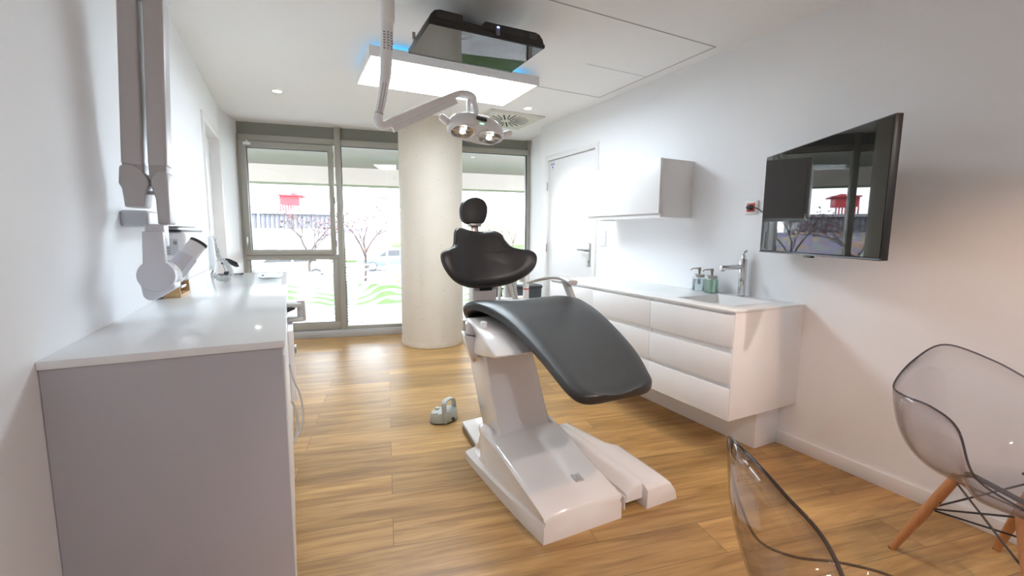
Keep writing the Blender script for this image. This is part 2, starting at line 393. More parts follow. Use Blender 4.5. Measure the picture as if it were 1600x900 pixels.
for z in (1.74, 1.08, .30):
    b = BM(); cyl(b, (XR-.016, DR1-.032, z-.045), (XR-.016, DR1-.032, z+.045), .008, w=.002); link('hinge', b, M['steel'], d1)
# warning sticker: white label with three blue wedges
st = sthing('sticker', (XR+.012, 4.17, 1.99)); st['kind'] = None; del st['kind']
tag(st, 'small white warning sticker with three blue wedges on the right door', 'sticker')
b = BM(); box(b, (XR+.0105, 4.125, 1.905), (XR+.0118, 4.205, 2.01)); o = link('label_sheet', b, mat('sticker_white', (.80, .81, .84), .5), st)
b = BM()
for a in (0, 120, 240):
    q = []
    for k in range(7):
        t = radians(90+180+a-24+48*k/6); q.append((XR+.0098, 4.165+.031*cos(t), 1.962+.031*sin(t)))
    t1, t0 = radians(270+a+24), radians(270+a-24)
    q += [(XR+.0098, 4.165+.008*cos(t1), 1.962+.008*sin(t1)), (XR+.0098, 4.165+.008*cos(t0), 1.962+.008*sin(t0))]
    prism(b, q, (.0005, 0, 0))
link('warning_symbol', b, M['blue'], st)
b = BM(); box(b, (XR+.0098, 4.13, 2.0), (XR+.0104, 4.20, 2.003)); link('small_print', b, M['ink'], st)
b = BM(); box(b, (XR+.0098, 4.14, 1.915), (XR+.0104, 4.19, 1.918)); link('small_print', b, M['ink'], st)

d2 = sthing('door_2', (XL, DL0, 0))
b = BM()
for y0, y1, z0, z1 in ((DL0-.03, DL0+.035, 0, DLH+.03), (DL1-.035, DL1+.03, 0, DLH+.03), (DL0+.035, DL1-.035, DLH-.035, DLH+.03)):
    box(b, (XL-.10, y0, z0), (XL+.014, y1, z1), .003)
link('door_frame', b, M['trim'], d2)
b = BM(); box(b, (XL-.10, DL0+.04, .008), (XL-.062, DL1-.04, DLH-.04), .002); link('door_leaf', b, M['door'], d2)

# ------------------------------------------------------------------ facade
fr = sthing('trim_2', (F0.x, F0.y, 0))
b = BM()
fbox(b, 0, 3.308, .02, .10, 2.266, ZC)                    # dark header panel
link('header_panel', b, M['panel'], fr)
b = BM()
for s0, s1, z0, z1 in ((0, .984, 2.205, 2.268), (1.044, 2.35, 2.198, 2.268), (2.41, 3.308, 2.215, 2.28)): fbox(b, s0, s1, -.012, .10, z0, z1, .003)
fbox(b, .982, 1.044, -.03, .10, .075, ZC, .003); fbox(b, 2.35, 2.41, -.03, .10, .075, ZC, .003)
fbox(b, 0, .028, -.012, .10, .075, 2.266, .002); fbox(b, 3.262, 3.308, -.012, .10, .075, ZC, .002)
fbox(b, 0, .982, -.01, .10, .095, .18, .003); fbox(b, 1.044, 2.35, -.01, .10, .085, .128, .003); fbox(b, 2.41, 3.262, -.01, .10, .085, .128, .003)
link('mullion_frame', b, M['frame'], fr)
b = BM(); fbox(b, 0, 3.308, -.035, .12, 0, .088, .004); link('sill_profile', b, M['sill'], fr)
# window 1: opening casement above, fixed pane below
w1 = sthing('window_1', fp(.5, 0, .97))
b = BM()
for s0, s1, z0, z1 in ((.030, .088, .975, 2.195), (.909, .958, .975, 2.195), (.088, .909, 2.133, 2.195), (.088, .909, .975, 1.03)): fbox(b, s0, s1, -.032, .05, z0, z1, .004)
link('casement_frame', b, M['frame'], w1)
b = BM()
for s0, s1, z0, z1 in ((.028, .982, .915, .972),): fbox(b, s0, s1, -.008, .08, z0, z1, .003)
for s0, s1, z0, z1 in ((.028, .06, .18, .915), (.915, .982, .18, .915)): fbox(b, s0, s1, -.006, .08, z0, z1, .003)
link('lower_frame', b, M['frame'], w1)
b = BM()
for s0, s1, z0, z1 in ((.088, .094, 1.03, 2.133), (.904, .909, 1.03, 2.133), (.09, .909, 2.127, 2.133)): fbox(b, s0, s1, .0, .03, z0, z1)
for s0, s1, z0, z1 in ((.06, .066, .18, .915), (.06, .915, .18, .186)): fbox(b, s0, s1, .0, .03, z0, z1)
link('glazing_gasket', b, M['black'], w1)
b = BM(); fbox(b, .09, .907, .012, .026, 1.03, 2.132); fbox(b, .06, .915, .012, .026, .18, .915); link('pane', b, M['glass'], w1)
b = BM(); fbox(b, .045, .07, -.042, -.032, 1.07, 1.19, .003); o = link('window_handle', b, M['steel'], w1)
b = BM(); fbox(b, .05, .066, -.062, -.05, 1.06, 1.18, .005); fbox(b, .051, .065, -.055, -.04, 1.165, 1.185, .003); link('handle_grip', b, M['steel'], o)
for z in (1.06, 1.55, 2.05):
    b = BM(); c0 = fp(.966, -.04, z); cyl(b, c0, c0+ZV*.075, .008, w=.002); link('hinge', b, M['frame'], w1)
b = BM(); fbox(b, .072, .142, -.05, -.032, 2.152, 2.18, .003); fbox(b, .1, .115, -.045, -.030, 2.18, 2.20, .002); o = link('contact_sensor', b, M['white'], w1)
def film(s0, s1, z0, z1, d, parent):
    # object frame follows the glass: x along it, z up
    b = BM(); box(b, (s0, -.0005, z0), (s1, .0005, z1)); sharp(b); me = bpy.data.meshes.new('film'); b.to_mesh(me); b.free(); me.materials.append(M['film'])
    o = bpy.data.objects.new('wave_film', me); COL.objects.link(o); o.parent = parent
    o.location = fp(0, d, 0)-ORG[parent.name]; o.rotation_euler = (0, 0, math.atan2(U.y, U.x)); return o
film(.068, .914, .187, .90, .009, w1)
w2 = sthing('window_2', fp(1.7, 0, .1))
b = BM(); fbox(b, 1.044, 2.35, .012, .026, .12, 2.2); link('pane', b, M['glass'], w2)
b = BM(); fbox(b, 1.044, 1.051, .0, .03, .128, 2.198); fbox(b, 1.044, 2.35, .0, .03, 2.192, 2.2); link('glazing_gasket', b, M['black'], w2)
b = BM()
for k in range(26): fbox(b, 1.0525, 1.058, .001, .008, .17+k*.034, .17+k*.034+.017)
link('spacer_marks', b, M['black'], w2)
film(1.056, 2.34, .135, 1.3, .009, w2)
w3 = sthing('window_3', fp(2.9, 0, .1))
b = BM(); fbox(b, 2.41, 3.262, .012, .026, .12, 2.22); link('pane', b, M['glass'], w3)
b = BM(); fbox(b, 3.252, 3.262, .0, .03, .128, 2.215); fbox(b, 2.41, 3.262, .0, .03, 2.208, 2.216); link('glazing_gasket', b, M['black'], w3)
film(2.412, 3.25, .135, 1.3, .009, w3)

# concrete column
b = BM(); prof = [(.334, 0), (.342, .004), (.344, .03), (.341, .05), (.340, .08), (.340, 1.2), (.340, ZC)]
secs = []
for k, (r, z) in enumerate(prof):
    secs.append([Vector((1.42+(r+(random.uniform(-.004, .006) if 0 < k < 4 else 0))*cos(2*pi*j/72), 4.82+(r+(random.uniform(-.004, .006) if 0 < k < 4 else 0))*sin(2*pi*j/72), z+(random.uniform(-.006, .01) if 1 < k < 4 else 0))) for j in range(72)])
loft(b, secs); o = link('concrete_column', b, M['concrete'], loc=(1.42, 4.82, 0)); tag(o, 'round beige concrete column with air pores standing before the windows', 'column')

# ------------------------------------------------------------------ left counter
LY0, LY1, LZ = 1.372, 3.86, .921
c = thing('base_cabinet', 'long white base cabinet with plain end panel along the left wall', 'cabinet', (-.28, 1.4, 0))
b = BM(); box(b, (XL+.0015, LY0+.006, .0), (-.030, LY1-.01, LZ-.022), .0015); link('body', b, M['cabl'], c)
for k, (y0, y1) in enumerate(((1.40, 2.2), (2.2, 3.0), (3.0, 3.84))):
    b = BM(); box(b, (-.030, y0+.003, .12), (-.026, y1-.003, LZ-.05), .001); link('door', b, M['cab'], c)
b = BM(); box(b, (XL, LY0, LZ-.0215), (-.023, LY1, LZ), .0025); o = link('countertop', b, M['top'], loc=(-.28, 2.6, LZ-.02))
tag(o, 'glossy white countertop along the left wall mirroring the windows', 'worktop')
# delivery drawer block standing a little proud of the far counter edge
b = BM(); box(b, (-.0255, 2.35, .40), (-.001, 2.85, .75), .004); o = link('drawer', b, M['white'], c)
b = BM(); box(b, (-.001, 2.5, .60), (.010, 2.58, .63), .003); link('handle', b, M['steel'], o)
c = thing('bracket', 'light grey swivel bracket sticking out from the side of the left counter', 'bracket', (.02, 2.6, .76))
b = BM(); box(b, (-.0255, 2.55, .83), (.045, 2.65, .853), .006); link('arm', b, M['grey'], c)
b = BM(); box(b, (-.0255, 2.55, .755), (.05, 2.65, .775), .006); link('arm', b, M['grey'], c)
b = BM(); cyl(b, (.043, 2.6, .752), (.043, 2.6, .861), .022, .020, w=.003); link('pivot', b, M['grey'], c)
b = BM(); hexa(b, [(-.025, 2.53, .81), (.012, 2.56, .82), (.012, 2.60, .82), (-.025, 2.60, .81), (-.025, 2.53, .835), (.018, 2.56, .835), (.018, 2.60, .835), (-.025, 2.60, .835)], .003); link('bracket_arm', b, M['dark'], c)
# hanging hoses beside the cabinet
o = link('hose', tube(BM(), [(-.018, 1.78, .74), (-.010, 1.80, .68), (.012, 1.82, .60), (.018, 1.82, .53), (.010, 1.81, .48), (-.012, 1.79, .445), (-.019, 1.78, .435)], .0032, 10, 8), M['grey'], loc=(0, 1.8, .6))
tag(o, 'thin grey hose in a long loop beside the left cabinet, the longer of two', 'hose')
o = link('hose', tube(BM(), [(-.017, 1.70, .63), (-.010, 1.71, .60), (-.002, 1.72, .55), (-.006, 1.72, .50), (-.017, 1.71, .465)], .0042, 10, 8), M['grey'], loc=(-.01, 1.7, .55))
tag(o, 'thicker grey hose in a short loop low beside the left cabinet', 'hose')

# ------------------------------------------------------------------ x-ray arm on the left wall
x = thing('xray_arm', 'grey folded wall arm with white x-ray tube head above the left counter', 'x-ray unit', (XL, 1.95, 1.26))
def slant(bm, x0a, x1a, x0b, x1b, za, zb, y0, y1, w=.008):
    return hexa(bm, [(x0a, y0, za), (x1a, y0, za), (x1a, y1, za), (x0a, y1, za), (x0b, y0, zb), (x1b, y0, zb), (x1b, y1, zb), (x0b, y1, zb)], w, 3)
b = BM(); slant(b, -.480, -.4235, -.452, -.402, 1.44, 1.985, 1.90, 1.985); link('upper_arm', b, M['xray'], x)
b = BM(); slant(b, -.410, -.3575, -.387, -.3315, 1.44, 1.985, 1.90, 1.985); link('forearm', b, M['xray'], x)
b = BM(); box(b, (-.455, 1.895, 1.975), (-.325, 1.99, 2.03), .02, 4); link('top_joint', b, M['xray'], x)
b = BM()
prism(b, [(-.484, 1.895, 1.432), (-.470, 1.895, 1.440), (-.455, 1.895, 1.438), (-.430, 1.895, 1.425), (-.412, 1.895, 1.395), (-.4105, 1.895, 1.378), (-.420, 1.895, 1.352), (-.4275, 1.895, 1.30), (-.478, 1.895, 1.30), (-.482, 1.895, 1.365), (-.489, 1.895, 1.375)], (0, .095, 0), .006, 3)
link('shoulder_joint', b, M['xray'], x)
b = BM()
prism(b, [(-.405, 1.893, 1.375), (-.402, 1.893, 1.395), (-.385, 1.893, 1.418), (-.370, 1.893, 1.425), (-.3565, 1.893, 1.420), (-.360, 1.893, 1.245), (-.3945, 1.893, 1.245), (-.3945, 1.893, 1.33)], (0, .095, 0), .006, 3)
link('elbow_joint', b, M['xray'], x)
b = BM(); slant(b, -.478, -.424, -.478, -.424, 1.40, 1.47, 1.905, 1.98, .004); slant(b, -.409, -.360, -.409, -.360, 1.39, 1.47, 1.905, 1.98, .004); link('joint_cover', b, mat('mid_grey_lacquer', (.48, .47, .49), .4), x)
b = BM(); box(b, (-.425, 1.92, 1.345), (-.39, 1.96, 1.357), .003); link('lock_pin', b, M['xray'], x)
b = BM(); box(b, (XL, 2.05, 1.237), (-.452, 2.19, 1.297), .010, 3); link('wall_mount', b, M['xray'], x)
b = BM(); box(b, (-.53, 2.18, 1.243), (-.455, 3.0, 1.292), .006, 3); link('horizontal_arm', b, M['white'], x)
b = BM(); box(b, (-.456, 2.22, 1.262), (-.452, 2.32, 1.282), .002); link('logo_plate', b, M['steel'], x)
b = BM(); box(b, (-.525, 2.12, 1.238), (-.46, 2.25, 1.251), .004); link('cable_clip', b, M['white'], x)
# head: flat white shell with square neck, round yoke, cylinder pointing up and away
h = BM()
cx, cz, R = -.400, 1.074, .0525
pts = [(-.427, 1.218), (-.423, 1.222), (-.376, 1.222), (-.372, 1.218)]
a0 = math.asin((-.372-cx)/R); pts += [(cx+R*sin(a), cz+R*cos(a)) for a in [a0+(2*pi-2*a0-.1)*k/30 for k in range(31)]]
pts = [p for p in pts]
prism(h, [(p[0], 1.84, p[1]) for p in pts], (0, .035, 0), .005, 3); link('head_shell', h, M['xwhite'], x)
b = BM(); box(b, (-.425, 1.862, 1.17), (-.372, 1.93, 1.2445), .006, 3); link('neck', b, M['xwhite'], x)
b = BM(); cyl(b, (cx, 1.874, cz), (cx+.012, 1.99, cz), .052, .048, 40, .006); link('tube_housing', b, M['white'], x)
b = BM(); tube(b, [(cx+R*.985*cos(t), 1.899, cz+R*.985*sin(t)) for t in [2*pi*k/40 for k in range(40)]], .0022, 8, closed=True); link('housing_ring', b, M['steel'], x)
lb = BM(); prism(lb, [(-.447, 1.85, 1.050), (-.443, 1.85, 1.005), (-.432, 1.85, .992), (-.418, 1.85, .990), (-.402, 1.85, .996), (-.352, 1.85, 1.028), (-.36, 1.85, 1.07), (-.42, 1.85, 1.09)], (0, .10, 0), .012, 3); link('yoke', lb, M['xwhite'], x)
b = BM(); q0 = Vector((-.372, 1.95, 1.075)); q1 = Vector((-.300, 1.99, 1.178)); dd = (q1-q0).normalized()
cyl(b, q0, q0+dd*.075, .036, .034, 8, .003); link('collimator_base', b, M['xwhite'], x)
b = BM(); cyl(b, q0+dd*.06, q1, .0295, .0295, 40, .003); link('collimator_cone', b, M['white'], x)
b = BM(); cyl(b, q1-dd*.004, q1+dd*.008, .0302, .0300, 40, .002); link('end_ring', b, M['dark'], x)

# wall control unit with its handset
c = thing('control_unit', 'white x-ray control box fixed on the left wall above the counter', 'control box', (XL, 2.75, 1.1))
b = BM(); box(b, (XL, 2.46, 1.0), (-.415, 3.08, 1.222), .018, 4); link('housing', b, M['white'], c)
b = BM(); box(b, (XL+.004, 2.455, 1.222), (-.43, 3.02, 1.230), .003); link('top_gap', b, M['dark'], c)
b = BM(); box(b, (-.512, 2.4585, 1.115), (-.445, 2.4602, 1.19), .0005); o = link('rating_label', b, mat('label_grey', (.62, .64, .66), .5), c)
b = BM(); box(b, (-.462, 2.4575, 1.163), (-.449, 2.4586, 1.180))
for k in range(5): box(b, (-.508, 2.4575, 1.122+k*.012), (-.475, 2.4586, 1.126+k*.012))
link('label_print', b, M['ink'], o)
c = thing('exposure_handset', 'pale grey x-ray handset with a coiled cord hanging at the end of the control box', 'handset', (-.40, 3.13, 1.1))
b = BM(); prism(b, [(-.425, 3.081, 1.00), (-.392, 3.081, 1.00), (-.385, 3.081, 1.06), (-.392, 3.081, 1.17), (-.40, 3.081, 1.195), (-.425, 3.081, 1.195), (-.43, 3.081, 1.08)], (0, .03, 0), .006, 3); link('grip', b, M['white'], c)
def coil(path, turns, R, r, smooth=10):
    P = catmull(path, smooth); n = len(P); L = [0]
    for i in range(1, n): L.append(L[-1]+(P[i]-P[i-1]).length)
    out = []; N = turns*9
    for k in range(N+1):
        s = L[-1]*k/N; i = 0
        while i < n-2 and L[i+1] < s: i += 1
        f = (s-L[i])/max(1e-6, L[i+1]-L[i]); p = P[i].lerp(P[i+1], f); d = (P[i+1]-P[i]).normalized()
        u = d.cross(Vector((0, 1, 0))).normalized(); v = d.cross(u); a = 2*pi*k/9
        out.append(p+u*R*cos(a)+v*R*sin(a))
    return out
b = BM(); tube(b, coil([(-.400, 3.15, 1.20), (-.392, 3.16, 1.14), (-.375, 3.16, 1.07), (-.352, 3.16, 1.045), (-.325, 3.16, 1.00), (-.322, 3.16, .965), (-.345, 3.16, .938), (-.385, 3.16, .945), (-.415, 3.16, .975)], 40, .0125, .003), .0030, 6); link('coiled_cord', b, M['grey'], c)
b = BM(); tube(b, [(-.416, 3.05, 1.025), (-.405, 3.07, 1.02), (-.395, 3.12, 1.015), (-.39, 3.15, 1.01)], .003, 8, 6); link('straight_cord', b, M['grey'], c)

# light switch on the left wall
c = thing('wall_switch', 'white framed switch on the left wall above the x-ray box', 'switch', (XL, 2.73, 1.31))
b = BM(); box(b, (XL, 2.66, 1.245), (XL+.010, 2.75, 1.375), .003); link('cover_plate', b, M['trim'], c)
b = BM(); box(b, (XL+.010, 2.68, 1.27), (XL+.015, 2.73, 1.35), .003); link('rocker', b, M['grey'], c)

# bamboo holder, folding stand and white dish on the counter
c = thing('bamboo_holder', 'small slanted bamboo holder standing on the left counter under the x-ray head', 'holder', (-.48, 2.55, LZ))
b = BM()
prism(b, [(-.52, 2.47, LZ), (-.452, 2.47, LZ), (-.457, 2.475, LZ+.065), (-.492, 2.475, LZ+.065)], (0, .012, 0), .002)
box(b, (-.52, 2.482, LZ), (-.452, 2.70, LZ+.010), .002); box(b, (-.52, 2.482, LZ+.010), (-.508, 2.70, LZ+.07), .002)
box(b, (-.508, 2.688, LZ+.010), (-.455, 2.70, LZ+.068), .002)
link('holder_body', b, M['bamboo'], c)
b = BM(); box(b, (-.50, 2.55, LZ+.032), (-.46, 2.66, LZ+.048), .006); link('metal_insert', b, M['steel'], c)
c = thing('folding_stand', 'thin black folding stand at the far end of the left counter', 'stand', (-.40, 3.72, LZ))
b = BM(); box(b, (-.42, 3.69, LZ), (-.382, 3.75, LZ+.022), .004); link('base', b, M['black'], c)
b = BM(); tube(b, [(-.412, 3.72, LZ+.02), (-.428, 3.72, LZ+.085)], .0016, 8); tube(b, [(-.392, 3.72, LZ+.02), (-.408, 3.72, LZ+.078)], .0016, 8); tube(b, [(-.50, 3.72, LZ+.003), (-.478, 3.72, LZ+.045)], .003, 8); box(b, (-.50, 3.71, LZ), (-.30, 3.73, LZ+.005), .001); link('rods', b, M['dark'], c)
b = BM(); box(b, (-.432, 3.69, LZ+.075), (-.40, 3.75, LZ+.092), .004); tube(b, [(-.43, 3.72, LZ+.094), (-.40, 3.72, LZ+.098), (-.37, 3.72, LZ+.085), (-.345, 3.72, LZ+.070), (-.333, 3.72, LZ+.072)], [.004, .007, .008, .007, .003], 10, 5, ry=.018); link('clamp_head', b, M['black'], c)
b = BM(); tube(b, [(-.470, 3.72, LZ+.098), (-.44, 3.72, LZ+.102), (-.40, 3.72, LZ+.101)], .0022, 8, 4); link('wire', b, M['steel'], c)
b = BM(); box(b, (-.323, 3.70, LZ), (-.303, 3.74, LZ+.007), .002); link('foot', b, M['black'], c)
c = thing('tray', 'low white tray lying on the left counter near the window', 'tray', (-.12, 3.40, LZ))
b = BM(); secs = []
for z, e in ((0, -.016), (.004, -.008), (.014, .0), (.018, .002), (.018, -.006), (.008, -.014)):
    w_, l_ = .072+e, .11+e; q = []
    for k in range(48):
        a = 2*pi*k/48; r = (abs(cos(a))**4+abs(sin(a))**4)**-.25; q.append((-.122+w_*r*cos(a), 3.40+l_*r*sin(a), LZ+z))
    secs.append(q)
loft(b, secs); link('dish', b, M['white'], c)
b = BM(); box(b, (-.17, 3.31, LZ+.014), (-.155, 3.33, LZ+.024), .003); link('clip', b, M['dark'], c)

# ------------------------------------------------------------------ right vanity unit
RY0, RY1, RZ, RF = 1.455, 3.23, .848, 1.985
c = thing('vanity_unit', 'wall hung white vanity unit with nine handleless drawers on the right wall', 'cabinet', (2.3, 2.3, .26))
b = BM()
box(b, (RF+.004, RY0, .268), (XR-.001, RY0+.018, RZ-.012), .001)
box(b, (RF+.004, RY1-.018, .268), (XR-.001, RY1, RZ-.012), .001)
box(b, (RF+.0265, RY0+.018, .27), (XR-.001, RY1-.018, .285))
box(b, (RF+.0265, RY0+.018, .285), (RF+.06, RY1-.018, .722))
box(b, (RF+.0265, 2.10, .722), (RF+.06, RY1-.018, RZ-.013))
box(b, (RF+.0265, RY0+.018, .722), (RF+.06, 2.10, RZ-.013))
link('body', b, M['cab'], c)
b = BM(); box(b, (2.352, 1.545, .0), (XR-.001, RY1-.1, .268), .0015); link('plinth', b, M['cab'], c)
b = BM()
for y in (1.60, 2.3, 3.0): cyl(b, (2.37, y, 0), (2.37, y, .012), .012)
ys = [RY0+.004, 2.037, 2.628, RY1-.002]; zs = [(.655, .821), (.462, .622), (.270, .436)]
b.free()
for i in range(3):
    for z0, z1 in zs:
        b = BM(); box(b, (RF, ys[i]+.0015, z0), (RF+.019, ys[i+1]-.0015, z1), .0012); link('drawer', b, M['cab'], c)
b = BM()
for i in range(3):
    for z0_, z1_ in ((.806, .834), (.610, .668), (.424, .474)): box(b, (RF+.0195, ys[i]+.003, z0_), (RF+.0262, ys[i+1]-.003, z1_))
link('grip_channel', b, M['cab'], c)
b = BM(); cyl(b, (2.18, 1.62, .262), (2.06, 1.66, .240), .005, .006, 12); cyl(b, (2.18, 1.62, .27), (2.18, 1.62, .25), .006, seg=12); link('knee_lever', b, M['steel'], c)
# worktop with an integrated basin
b = BM(); SX0, SX1, SY0, SY1 = 2.105, 2.472, 1.575, 1.945
x0, x1, y0, y1 = RF-.002, XR, RY0-.004, RY1
out = [(x0, y0), (x1, y0), (x1, y1), (x0, y1)]; inn = [(SX0, SY0), (SX1, SY0), (SX1, SY1), (SX0, SY1)]
zt, zb = RZ, RZ-.012
T = [b.verts.new((p[0], p[1], zt)) for p in out]; TI = [b.verts.new((p[0], p[1], zt)) for p in inn]
Bo = [b.verts.new((p[0], p[1], zb)) for p in out]; BI = [b.verts.new((p[0]+s, p[1]+t, zb-.002)) for p, s, t in zip(inn, (-.008, .008, .008, -.008), (-.008, -.008, .008, .008))]
fl = [(SX0+.05, SY0+.13), (SX1-.08, SY0+.13), (SX1-.08, SY1-.035), (SX0+.05, SY1-.035)]
FI = [b.verts.new((p[0], p[1], zt-.10)) for p in fl]; FO = [b.verts.new((p[0], p[1], zt-.112)) for p in fl]
for i in range(4):
    j = (i+1) % 4
    b.faces.new((T[i], T[j], TI[j], TI[i])); b.faces.new((Bo[j], Bo[i], BI[i], BI[j])); b.faces.new((T[j], T[i], Bo[i], Bo[j]))
    b.faces.new((TI[i], TI[j], FI[j], FI[i])); b.faces.new((BI[j], BI[i], FO[i], FO[j]))
b.faces.new(FI); b.faces.new(FO[::-1]); bmesh.ops.recalc_face_normals(b, faces=b.faces); bevel(b, .002, 2, 20)
o = link('washbasin_worktop', b, M['topr'], loc=(2.3, 2.3, RZ)); tag(o, 'thin white worktop with a moulded square washbasin on the vanity unit', 'worktop')
# mixer tap
c = thing('mixer_tap', 'tall chrome mixer tap behind the washbasin', 'tap', (2.515, 1.80, RZ))
tx, ty = 2.515, 1.812
b = BM(); cyl(b, (tx, ty, RZ), (tx, ty, RZ+.004), .030, w=.001); cyl(b, (tx, ty, RZ+.004), (tx, ty, RZ+.233), .0215, seg=40, w=.002); link('body', b, M['chrome'], c)
b = BM(); cyl(b, (tx, ty, RZ+.185), (tx-.155, ty+.035, RZ+.180), .0155, .0135, 32, .002); o = link('spout', b, M['chrome'], c)
b = BM(); cyl(b, (tx-.142, ty+.032, RZ+.172), (tx-.142, ty+.032, RZ+.158), .011, seg=24, w=.001); link('aerator', b, M['steel'], o)
b = BM(); cyl(b, (tx, ty, RZ+.233), (tx, ty, RZ+.256), .013, .011, 24, .002); tube(b, [(tx, ty, RZ+.25), (tx-.003, ty-.002, RZ+.268), (tx+.012, ty-.006, RZ+.280)], [.006, .006, .008], 12, 4); ball(b, (tx+.013, ty-.006, RZ+.281), .0085); link('joystick_lever', b, M['chrome'], c)
# soap dispensers
def dispenser(loc, label, soap, level):
    c = thing('soap_dispenser', label, 'soap dispenser', loc, world=False, group=None); S = .036
    def sq(w, z, p=5): return [(w*(abs(cos(a))**p+abs(sin(a))**p)**(-1/p)*cos(a), w*(abs(cos(a))**p+abs(sin(a))**p)**(-1/p)*sin(a), z) for a in [2*pi*(k+.5)/32 for k in range(32)]]
    b = BM(); loft(b, [sq(S-.003, 0), sq(S, .004), sq(S, .088), sq(S-.004, .095, 3), sq(.029, .098, 2)]); link('jar', b, M['bottle'], c)
    b = BM(); loft(b, [sq(S-.006, .004), sq(S-.0035, .008), sq(S-.0035, level)]); link('liquid', b, soap, c)
    b = BM(); lathe(b, [(.0315, .094), (.034, .095), (.034, .112), (.032, .114)]); link('lid', b, M['steel'], c)
    b = BM(); cyl(b, (0, 0, .114), (0, 0, .155), .0065, seg=16); cyl(b, (0, 0, .133), (0, 0, .160), .009, .0095, 20, .002); tube(b, [(0, 0, .152), (-.022, .02, .153), (-.036, .034, .148), (-.041, .038, .138)], [.0045, .0035, .003, .0028], 10, 5); p = link('pump', b, M['bronze'], c)
    b = BM(); cyl(b, (0, 0, .094), (0, 0, .05), .003, seg=10); link('dip_tube', b, M['white'], p)
    return c
dispenser((2.490, 2.115, RZ+.0005), 'glass soap dispenser with clear liquid, the farther of two by the basin', M['soapc'], .080)
dispenser((2.478, 2.005, RZ+.0005), 'glass soap dispenser filled with green liquid soap beside the washbasin', M['soapg'], .089)

# wall cabinet
c = thing('wall_cabinet', 'white wall cabinet with one lift-up front on the right wall', 'cabinet', (2.56, 2.68, 1.35))
b = BM(); box(b, (2.268, 2.272, 1.345), (XR, 3.085, 1.737), .0015); link('body', b, M['cab'], c)
b = BM(); box(b, (2.245, 2.270, 1.372), (2.2655, 3.087, 1.738), .0012); link('lift_door', b, M['cab'], c)
b = BM(); box(b, (2.262, 2.272, 1.345), (2.268, 3.085, 1.360)); link('grip_edge', b, M['cab'], c)
b = BM(); box(b, (2.30, 2.88, 1.335), (2.38, 2.98, 1.345), .003); link('under_light', b, M['white'], c)

# switches and socket on the right wall
c = thing('wall_switch', 'white double switch plate on the right wall beside the door', 'switch', (XR, 3.25, 1.19))
b = BM(); box(b, (XR-.010, 3.21, 1.118), (XR, 3.292, 1.266), .003); link('cover_plate', b, M['trim'], c)
for z in (1.13, 1.197):
    b = BM(); box(b, (XR-.015, 3.226, z), (XR-.010, 3.274, z+.055), .003); link('rocker', b, M['trim'], c)
c = thing('power_socket', 'white framed power socket with a red insert left of the wall television', 'socket', (XR, 1.81, 1.397))
b = BM(); box(b, (XR-.011, 1.768, 1.355), (XR, 1.858, 1.440), .004); link('cover_plate', b, M['trim'], c)
b = BM(); box(b, (XR-.014, 1.786, 1.371), (XR-.011, 1.838, 1.423), .002); o = link('red_insert', b, M['red'], c)
b = BM(); cyl(b, (XR-.0155, 1.812, 1.397), (XR-.0135, 1.812, 1.397), .019, seg=28); link('socket_well', b, M['black'], o)
# television on its swivel bracket
ang = math.atan2(-.804, -.475)
c = thing('wall_television', 'large black flat television swung out from the right wall on a bracket', 'television', (2.45, 1.67, 1.40), world=False, rz=ang)
# local x runs along the screen towards the camera, local y points to the back (wall) when positive
H2 = .267
b = BM(); box(b, (0, .004, -H2), (.934, .030, H2), .003); link('housing', b, M['black'], c)
b = BM(); box(b, (.006, .0015, -H2+.012), (.928, .004, H2-.006)); link('screen', b, M['screen'], c)
b = BM(); box(b, (0, 0, -H2-.001), (.934, .006, -H2+.007), .001); link('bezel_strip', b, mat('gunmetal_trim', (.10, .10, .11), .3, metal=.8), c)
b = BM(); box(b, (.44, .0, -H2-.012), (.50, .02, -H2-.001), .003); link('sensor_tab', b, M['dark'], c)
b = BM(); box(b, (.25, .03, -.2), (.70, .055, .12), .01); link('back_cover', b, M['black'], c)
m_ = Matrix.Rotation(-ang, 3, 'Z')
def L2(p): return m_ @ (Vector(p)-Vector((2.45, 1.67, 1.40)))
b = BM(); cyl(b, L2((XR-.016, 1.812, 1.397)), L2((XR-.045, 1.812, 1.396)), .013, .010, 16, .002); pg = link('power_plug', b, M['black'], c)
b = BM(); tube(b, [L2(p_) for p_ in ((XR-.043, 1.812, 1.396), (XR-.055, 1.79, 1.398), (XR-.05, 1.74, 1.385), (XR-.045, 1.70, 1.36), (XR-.06, 1.6, 1.35))], .0032, 10, 6); link('power_cable', b, M['black'], pg)
b = BM()
tube(b, [L2((XR-.008, 1.30, 1.38)), L2((2.43, 1.28, 1.38)), L2((2.27, 1.27, 1.38))], .018, 12); link('bracket_arm', b, M['dark'], c)
b = BM(); hexa(b, [L2((XR-.012, 1.2, 1.26)), L2((XR-.0005, 1.2, 1.26)), L2((XR-.0005, 1.4, 1.26)), L2((XR-.012, 1.4, 1.26)), L2((XR-.012, 1.2, 1.48)), L2((XR-.0005, 1.2, 1.48)), L2((XR-.0005, 1.4, 1.48)), L2((XR-.012, 1.4, 1.48))]); link('wall_plate', b, M['dark'], c)

